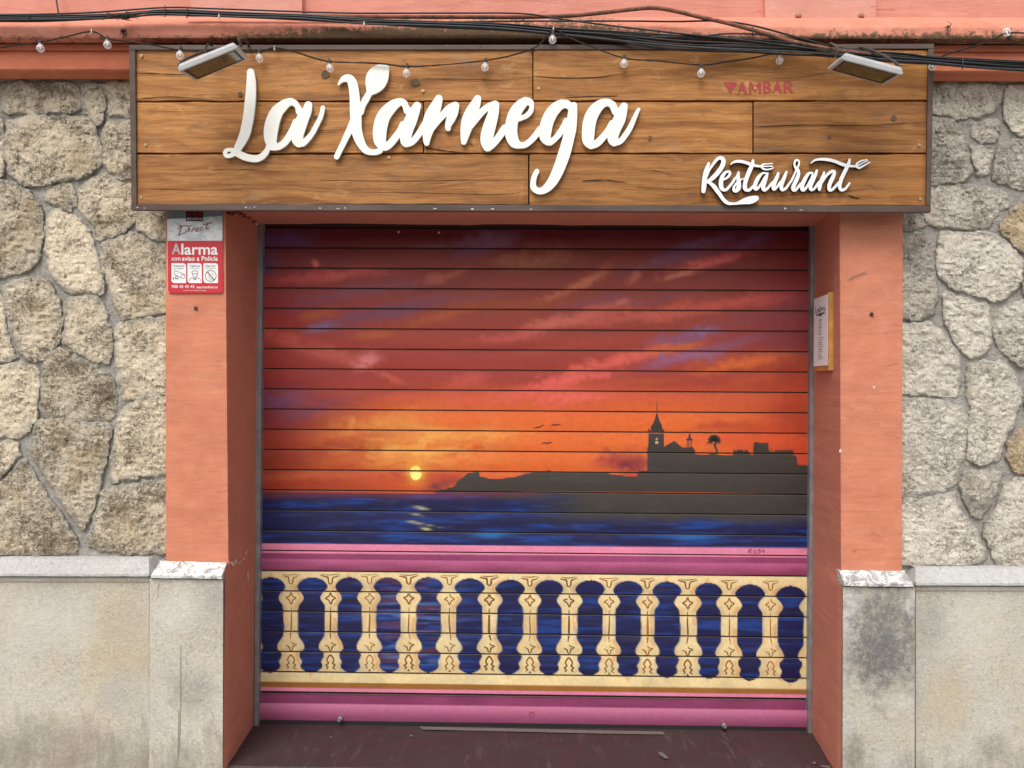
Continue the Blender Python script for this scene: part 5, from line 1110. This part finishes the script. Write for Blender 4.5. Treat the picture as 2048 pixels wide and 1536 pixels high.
for s in ([(.12, .13), (.18, .17), (.14, .21), (.24, .2)], [(.28, .18), (.36, .17), (.34, .21), (.42, .19)], [(.42, .14), (.5, .2), (.46, .22)], [(.52, .13), (.44, .22)], [(.55, .18), (.62, .17), (.6, .21), (.68, .18)], [(.7, .19), (.76, .17), (.78, .22), (.86, .18)], [(.2, .25), (.5, .248), (.8, .252)], [(.38, .27), (.6, .268)]): on_line(s, .012)
rg = random.Random(4)
for k in range(17):
    y = .33 + k * .034 + (.02 if k > 6 else 0); 
    if y > .95: break
    w0 = rg.uniform(.12, .2); w1 = rg.uniform(.55, .8)
    if k % 3: on_paper('print_line', [(.32, y), (.32 + (w1 - .32) * .9, y), (.32 + (w1 - .32) * .9, y + .007), (.32, y + .007)], M['al_line'])
    else: on_paper('print_line', [(.38, y), (.6, y), (.6, y + .013), (.38, y + .013)], M['al_line'])

# ------------------------------------------------------------------ floodlights
M['lamp_body'] = plain('lamp_white_enamel', (0.42, 0.42, 0.42), 0.4, 0.4, var=0.12, sc=20); M['lamp_dark'] = plain('lamp_gasket', (0.05, 0.047, 0.042), 0.5)
def mat_lglass():
    t = NT('lamp_glass'); c = t.mix(t.ramp(t.noise((14, 14, 14), 3, 0.5), 0.35, 0.65), (0.12, 0.10, 0.045), (0.05, 0.045, 0.03)); return t.done(c, 0.12, None, 0.6)
M['lamp_glass'] = mat_lglass(); M['reflector'] = plain('lamp_reflector', (0.16, 0.14, 0.09), 0.3, 0.6, 0.5)
def floodlight(label, A, B, C, D, yn, yw, arm):
    """A, B: ends of the street edge, C, D: ends of the wall edge of the glass, as pixels (A left, B right, C right, D left)"""
    t = thing('floodlight', label, 'floodlight', 'floodlights over the sign')
    a, b = [Vector(W(*q, yn)) for q in (A, B)]; c, d = [Vector(W(*q, yw)) for q in (C, D)]
    n = (b - a).cross(d - a).normalized(); n = n if n.z > 0 else -n; ce = (a + b + c + d) / 4
    def ring(k, h): return [ce + (p - ce) * k + n * h for p in (a, b, c, d)]
    def loft(name, rings, mat, cap=True):
        V = [p for r_ in rings for p in r_]; f = [(i * 4 + j, i * 4 + (j + 1) % 4, i * 4 + 4 + (j + 1) % 4, i * 4 + 4 + j) for i in range(len(rings) - 1) for j in range(4)]
        if cap: f += [(3, 2, 1, 0), tuple(range(len(V) - 4, len(V)))]
        return recalc(mesh(name, V, f, mat, t))
    hs_ = loft('housing', [ring(0.99, 0.006), ring(1.0, 0.012), ring(0.97, 0.016), ring(0.93, 0.022), ring(0.88, 0.024)], M['lamp_body'])
    loft('bezel', [ring(0.90, -0.003), ring(1.0, -0.003), ring(1.02, 0.0), ring(1.02, 0.007), ring(0.99, 0.008)], M['lamp_body'], False)
    loft('gasket', [ring(0.82, -0.0035), ring(0.905, -0.0035), ring(0.91, -0.001)], M['lamp_dark'], False)
    loft('glass', [ring(0.83, -0.0022), ring(0.83, -0.0005)], M['lamp_glass'])
    top = ce + n * 0.046; u = (b - a).normalized()
    for s in (-1, 1):
        e = ce + u * s * (b - a).length * 0.52 + n * 0.02; w_ = Vector((ce.x + s * 0.05, -0.10, arm)); 
        tube('bracket', [e, e + n * 0.03, (e + w_) / 2 + Vector((0, 0, 0.03)), w_], 0.005, M['lamp_dark'], t, 6, 4)
    return t
za = float(W(420, 93, -0.12)[2])
fl1 = floodlight('white floodlight beside the start of the script lettering', (359, 141), (474, 95), (495, 116), (390, 160), -0.36, -0.24, za)
fl2 = floodlight('white floodlight under the crossing black cables', (1684, 117), (1803, 148), (1768, 168), (1657, 138), -0.36, -0.24, za)
M['cable'] = plain('black_cable', (0.016, 0.016, 0.018), 0.55, 0.35, var=0.3); M['cable_grey'] = plain('dusty_cable', (0.045, 0.046, 0.052), 0.6, 0.3, var=0.3)
tube('lamp_cord', [W(412, 112, -0.28), W(411, 98, -0.22), W(416, 88, -0.17), W(424, 91, -0.14)], 0.004, M['cable'], fl1)

# ------------------------------------------------------------------ string of bulbs
ls = thing('string_lights', 'twisted black string of small clear bulbs hung across the sign', 'string lights')
M['wire'] = plain('twisted_wire', (0.022, 0.018, 0.015), 0.7)
def mat_bulb():
    t = NT('clear_bulb'); t.b.inputs['Base Color'].default_value = (0.95, 0.93, 0.93, 1); t.b.inputs['Roughness'].default_value = 0.06; t.b.inputs['IOR'].default_value = 1.45
    tr = t.n('ShaderNodeBsdfTransparent'); mx = t.n('ShaderNodeMixShader'); fr = t.n('ShaderNodeLayerWeight'); fr.inputs['Blend'].default_value = 0.45
    t.l(t.ramp(fr.outputs['Facing'], 0.0, 0.9, 0.16, 0.75), mx.inputs[0]); t.l(tr.outputs[0], mx.inputs[1]); t.l(t.b.outputs[0], mx.inputs[2]); t.l(mx.outputs[0], t.out.inputs[0]); return t.m
M['bulb'] = mat_bulb(); M['filament'] = plain('bulb_core', (0.80, 0.74, 0.72), 0.5); M['socket'] = plain('bulb_socket', (0.035, 0.028, 0.022), 0.6)
YL = -0.150
def yl(x): return YL - (0.0 if 270 < x < 1860 else 0.0)
wire = [(-60, 108), (20, 92), (81, 84), (130, 74), (183, 63), (215, 77), (262, 84), (310, 91), (345, 98), (360, 100), (420, 104), (480, 104), (519, 104), (549, 96), (590, 104), (625, 115), (660, 123), (735, 126), (770, 128), (813, 133), (880, 130), (970, 121), (1030, 109), (1075, 92), (1107, 60), (1140, 76), (1180, 92), (1248, 116), (1320, 122), (1402, 130), (1450, 124), (1500, 117), (1557, 107), (1640, 112), (1750, 120), (1865, 122), (1890, 110), (1940, 95), (1990, 78), (2011, 67), (2060, 68), (2140, 90)]
for ph, nm in ((0, 'wire'), (math.pi, 'wire')):
    Q = crom(wire, 16); L = np.concatenate([[0], np.cumsum(np.hypot(*np.diff(Q, axis=0).T))])
    Z = W(Q[:, 0], Q[:, 1], YL + 0.0022 * np.cos(L * 0.55 + ph)); Z[:, 2] += 0.0022 * np.sin(L * 0.55 + ph)
    tube(nm, Z, 0.0019, M['wire'], ls, 5, 1)
for x, y in ((81, 97), (215, 90), (360, 111), (519, 117), (660, 137), (813, 147), (970, 135), (1105, 80), (1248, 128), (1402, 147), (1559, 121), (1865, 133), (2013, 64)):
    up = x == 2013; ax = (0.0, 0, 1.0) if not up else (0.25, 0.0, -0.6); rr = random.Random(x); ax = (ax[0] + rr.uniform(-.12, .12), rr.uniform(-.1, .1), ax[2]); c = W(x, y, YL - 0.002)
    r_ = 0.0145
    b = lathe('bulb', [(0.001, -r_)] + [(r_ * math.sin(a), -r_ * math.cos(a)) for a in np.linspace(0.25, 2.6, 10)] + [(0.0075, 0.0165), (0.007, 0.021)], c, ax, M['bulb'], ls, 14)
    cc = Vector(c); axn = Vector(ax).normalized()
    lathe('filament', [(0.001, -0.004), (0.003, -0.002), (0.0035, 0.003), (0.0025, 0.010), (0.0025, 0.02)], cc, ax, M['filament'], b, 8)
    lathe('socket', [(0.0078, 0.019), (0.0078, 0.028), (0.005, 0.032), (0.003, 0.038)], cc, ax, M['socket'], b, 8)

# ------------------------------------------------------------------ cables on the cornice
def cable(pts, r, mat=None, label=None, name='overhead_cable', grp='black cables strung along the cornice', cat='cable'):
    o = tube(name, [W(a, b, c_) for a, b, c_ in pts], r, mat or M['cable'], None, 7, 5)
    return tag(o, label, cat, grp)
def cy(x, k=0): return float(np.interp(x, [-100, 600, 1100, 1500, 1800, 2150], [-0.125, -0.125, -0.13, -0.165, -0.185, -0.19])) - k
main = [(-100, 36), (0, 36), (110, 36), (250, 31), (330, 25), (480, 30), (600, 34), (735, 43), (830, 47), (1000, 53), (1100, 61), (1230, 72), (1350, 84), (1480, 90), (1590, 97), (1690, 106), (1800, 116), (1860, 121), (1950, 129), (2048, 134), (2150, 140)]
offs = [(-5, 0.000, 0.0048), (-2, .010, .0042), (2, .004, .005), (5, .012, .0042), (8, .000, .0045), (-8, .006, .0036)]
names = ['second black cable from the top of the cornice bundle', 'third black cable from the top of the cornice bundle', 'fourth black cable from the top of the cornice bundle', 'second lowest black cable of the cornice bundle', 'lowest black cable of the bundle sagging over the sign', 'thin topmost black cable of the cornice bundle']
rg = random.Random(21)
for i, (o_, k, r_) in enumerate(offs):
    pts = []
    for x, y in main:
        sp = float(np.interp(x, [0, 300, 700, 1100, 1350, 1500, 1700, 1900, 2100], [.75, .55, .7, .75, 1.7, 1.8, .9, .9, 1.0]))
        pts.append((x + rg.uniform(-15, 15), y + o_ * sp + rg.uniform(-1.2, 1.2), cy(x, k)))
    cable(pts, r_ * 0.82, M['cable'] if i % 3 else M['cable_grey'], names[i])
cable([(-100, 29, -.12), (0, 29, -.12), (100, 28, -.12), (200, 24, -.12), (330, 15, -.12), (420, 17, -.12), (560, 22, -.12), (700, 26, -.12), (900, 26, -.12), (1044, 27, -.12), (1120, 38, -.13), (1230, 52, -.14), (1350, 66, -.16), (1500, 82, -.18), (1700, 106, -.19), (1900, 122, -.19), (2150, 134, -.19)], .0033, None, 'single black cable above the bundle, crossing down at the pipe bend')
cable([(250, 26, -.11), (360, 20, -.112), (480, 27, -.112), (640, 34, -.115), (820, 44, -.13), (960, 43, -.13), (1100, 42, -.13), (1260, 42, -.13), (1350, 43, -.13), (1440, 42, -.14), (1510, 52, -.15), (1600, 76, -.17), (1690, 97, -.18), (1860, 113, -.185), (2150, 128, -.185)], .0034, None, 'thin black cable running level over the ledge before dipping')
cable([(1300, 74, -.15), (1400, 72, -.16), (1460, 67, -.16), (1530, 70, -.16), (1600, 84, -.17), (1700, 104, -.18), (1850, 118, -.182), (2150, 136, -.182)], .0032, M['cable_grey'], 'dusty cable arching over the bundle under the rusty pipe')
cable([(1350, 92, -.165), (1480, 101, -.175), (1600, 109, -.18), (1700, 111, -.182), (1860, 124, -.19), (2048, 140, -.19), (2150, 146, -.19)], .003, None, 'thin black cable sagging lowest over the end of the sign')
cable([(112, -120, .015), (112, -40, .0), (113, 0, -.03), (116, 20, -.1), (118, 32, -.125)], .0032, None, 'short black cable dropping down the pink wall to the bundle', grp='single cables')
def mat_pipe():
    t = NT('rusty_conduit'); n = t.noise((22, 22, 22), 6, 0.68); n2 = t.noise((70, 70, 70), 5, 0.65)
    c = t.mix(t.ramp(n, 0.38, 0.6), (0.27, 0.095, 0.055), (0.10, 0.065, 0.05)); c = t.mix(t.ramp(n2, 0.55, 0.68, 0, 0.7), c, (0.42, 0.19, 0.12)); c = t.mix(t.ramp(n, 0.6, 0.68, 0, .8), c, (0.045, 0.038, 0.034))
    return t.done(c, 0.8, t.bump(n2, 0.002, 0.7), 0.2)
M['pipe'] = mat_pipe()
pipe = tube('conduit_pipe', [W(a, b, c_) for a, b, c_ in [(372, 29, -.085), (500, 30, -.085), (700, 33, -.085), (900, 34, -.09), (1040, 34, -.10), (1130, 32, -.11), (1200, 26, -.12), (1270, 18, -.13), (1310, 16, -.135), (1350, 22, -.14), (1400, 34, -.145), (1450, 45, -.15), (1510, 61, -.16), (1580, 82, -.172), (1680, 101, -.18), (1790, 112, -.18), (1850, 119, -.18), (1925, 125, -.18), (2048, 135, -.18), (2150, 142, -.18)]], 0.0075, M['pipe'], None, 9, 8)
tag(pipe, 'rusty brown conduit pipe bowing up and then down across the sign', 'pipe')
M['tie'] = plain('tie', (0.03, 0.028, 0.028), 0.5); M['clip'] = plain('pink_clip', (0.5, 0.2, 0.13), 0.6)
tl = ['tying the cables near the small dead weed', 'holding cables under the highest bend', 'beside the first pale panel seam', 'fixing the pipe left of its upward bend', 'near the dangling wall cable', 'around the pipe above the faded red brand name', 'on the cables right of the sign']
for (x, y0, y1, Y), lb in zip(((253, 20, 40, -.142), (330, 11, 33, -.142), (374, 14, 36, -.14), (1046, 26, 41, -.142), (56, 28, 44, -.145), (1505, 51, 70, -.178), (1925, 116, 138, -.205)), tl):
    o = tube('cable_tie', [W(x - 1, y0, Y + .02), W(x, y0 + 1, Y), W(x + .6, (y0 + y1) / 2, Y - .004), W(x, y1 - 1, Y), W(x - 1, y1, Y + .02)], .0021, M['tie'], None, 5, 3); tag(o, 'small black cable tie ' + lb, 'cable tie', 'cable ties')

# hooks that hold the string lights, plugs and holes in the plaster
M['hook'] = plain('pale_hook', (0.5, 0.47, 0.44), 0.5, 0.4, 0.4)
for (x, y), lb in zip(((183, 62), (549, 96), (728, 47), (1107, 57), (438, 32)), ('on the ledge above the bare fascia', 'on the sign frame above the first letters', 'on the sooty ledge over the spoon', 'at the highest peak of the bulb string', 'on the pipe near the left floodlight')):
    o = tube('cup_hook', [W(x, y - 3, -.09), W(x, y - 3, -.14), W(x, y + 3, -.152), W(x + 1, y + 5, -.146), W(x + 1, y + 3, -.14)], .0024, M['hook'], None, 6, 4); tag(o, 'tiny pale metal hook ' + lb, 'hook', 'hooks for the string lights')
M['hole'] = plain('plug_hole', (0.05, 0.03, 0.02), 0.9); M['plug'] = plain('wall_plug', (0.16, 0.12, 0.09), 0.7)
for x, y, par in ((392, 617, pl_left), (1743, 629, pl_right)):
    h = lathe('plug_hole', [(0.008, 0), (0.0085, 0.0022), (0.004, 0.003)], W(x, y, 0.0), (0, -1, 0), M['hole'], par, 9, False); lathe('wall_plug', [(0.003, 0), (0.003, 0.006), (0, 0.007)], W(x + 2, y + 2, 0.0), (0.2, -1, 0), M['plug'], h, 6)

# dead weeds caught in the cables
M['dry'] = plain('dry_stem', (0.045, 0.032, 0.02), 0.9)
def weed(label, x, y, n, sx, sy, Y, seed):
    o = thing('dead_weed', label, 'weed'); rg = random.Random(seed)
    for k in range(n):
        a = (x + rg.uniform(-sx, sx) * .4, y + rg.uniform(-2, 3)); e = (x + rg.uniform(-sx, sx), y + rg.uniform(-sy, sy)); m = ((a[0] + e[0]) / 2 + rg.uniform(-5, 5), (a[1] + e[1]) / 2 + rg.uniform(-4, 4))
        tube('stem', [W(*a, Y), W(*m, Y - rg.uniform(0, .02)), W(*e, Y - rg.uniform(0, .02))], [.0016, .0012, .0006], M['dry'], o, 4, 4)
weed('tangle of dead twigs caught in the cables on the ledge', 240, 33, 34, 42, 8, -.14, 5)
weed('small dry weed rooted in a crack of the pink ledge', 246, 62, 16, 12, 12, -.10, 6)
weed('dry sprig in the cracked end of the ledge', 1898, 52, 10, 7, 12, -.10, 8)

# ------------------------------------------------------------------ wear on the plaster: chips, scuffs, peeling flakes, scratches
M['chip'] = plain('bare_plaster_chip', (0.62, 0.56, 0.50), 0.9); M['scuff'] = plain('dark_scuff', (0.20, 0.17, 0.14), 0.9); M['flake'] = plain('peeling_paint', (0.40, 0.15, 0.10), 0.85, bump=0.002)
def on_front(par, name, pts, mat, Y): return mesh(name, [W(a, b, Y) for a, b in pts][::-1], [tuple(range(len(pts)))], mat, par)
def blob(x, y, rx, ry, seed, n=9):
    rg = random.Random(seed); return [(x + rx * math.cos(a) * rg.uniform(.5, 1.1), y + ry * math.sin(a) * rg.uniform(.5, 1.1)) for a in np.linspace(0, 2 * math.pi, n + 1)[:-1]]
for k, (x, y, rx, ry) in enumerate(((1748, 775, 2, 4), (1757, 819, 1.4, 1.4), (1680.5, 902, 3, 4), (1764, 783, 1, 1.2))): on_front(pl_right, 'paint_chip', blob(x, y, rx, ry, k), M['chip'], -0.0032)
for k in range(7):
    rg = random.Random(70 + k); x0 = 1692 + k * 5; y0 = 561 - k * 2.2 + rg.uniform(-2, 2)
    on_front(pl_right, 'scuff_mark', [(x0, y0), (x0 + 6, y0 - 3.4), (x0 + 13, y0 - 5), (x0 + 13, y0 - 4.2), (x0 + 6, y0 - 2.2)], M['scuff'], -0.0031 - k * 0.0002)
for k, (x, ya, yb) in enumerate(((357, 1420, 1520), (361, 1290, 1500), (317, 1165, 1196), (374, 1300, 1330))):
    on_front(pl_left, 'scratch', [(x, ya), (x + .9, ya), (x + .4 - k * .3, (ya + yb) / 2), (x - 1.2, yb), (x - 2.2, yb), (x - .8, (ya + yb) / 2)], M['scuff'], -0.0455)
def jamb_pt(px, py, side):
    f = W(457 if side < 0 else 1682, py, 0.0); r_ = W(513 if side < 0 else 1624, py, YS + 0.01); best = None
    lo, hi = 0.0, 1.0
    for _ in range(30):
        m = (lo + hi) / 2; q = f + (r_ - f) * m; d = q - CAM; x = CX + F * d.dot(RIGHT) / d.dot(FWD)
        if (x < px) == (side < 0): lo = m
        else: hi = m
    q = f + (r_ - f) * lo; t = (q[1] - CAM[1]); zz = W(px, py, float(q[1]))[2]
    return np.array([q[0] - side * 0.006, q[1], zz])
def jamb_mark(name, pts, side, mat): return mesh(name, [jamb_pt(a, b, side) for a, b in pts], [tuple(range(len(pts)))], mat, dw)
for k, pts in enumerate(([(456, 1125), (462, 1122), (467, 1130), (463, 1132)], [(466, 1124), (470, 1117), (471, 1128)], [(474, 1126), (480, 1120), (477, 1127)], [(487, 1108), (491, 1098), (490, 1108)], [(482, 1118), (488, 1112), (484, 1120)], [(492, 1150), (494, 1140), (494, 1165)])): jamb_mark('paint_chip', pts, -1, M['chip'])
rg = random.Random(33)
for k in range(13):
    x = 455 + k * 5 + rg.uniform(-3, 3); y = 422 + max(0, k - 5) * 2.6 + rg.uniform(-2, 5); w, h = rg.uniform(4, 8), rg.uniform(3, 8); Y = 0.01 + k * 0.026
    a = np.array([W(x - w, y - h * .3, Y), W(x + w * .6, y - h, Y + .01), W(x + w, y + h * .4, Y - .012), W(x - w * .3, y + h, Y - .018)])
    mesh('peeling_flake', a, [(0, 1, 2, 3)], M['flake'], dw)
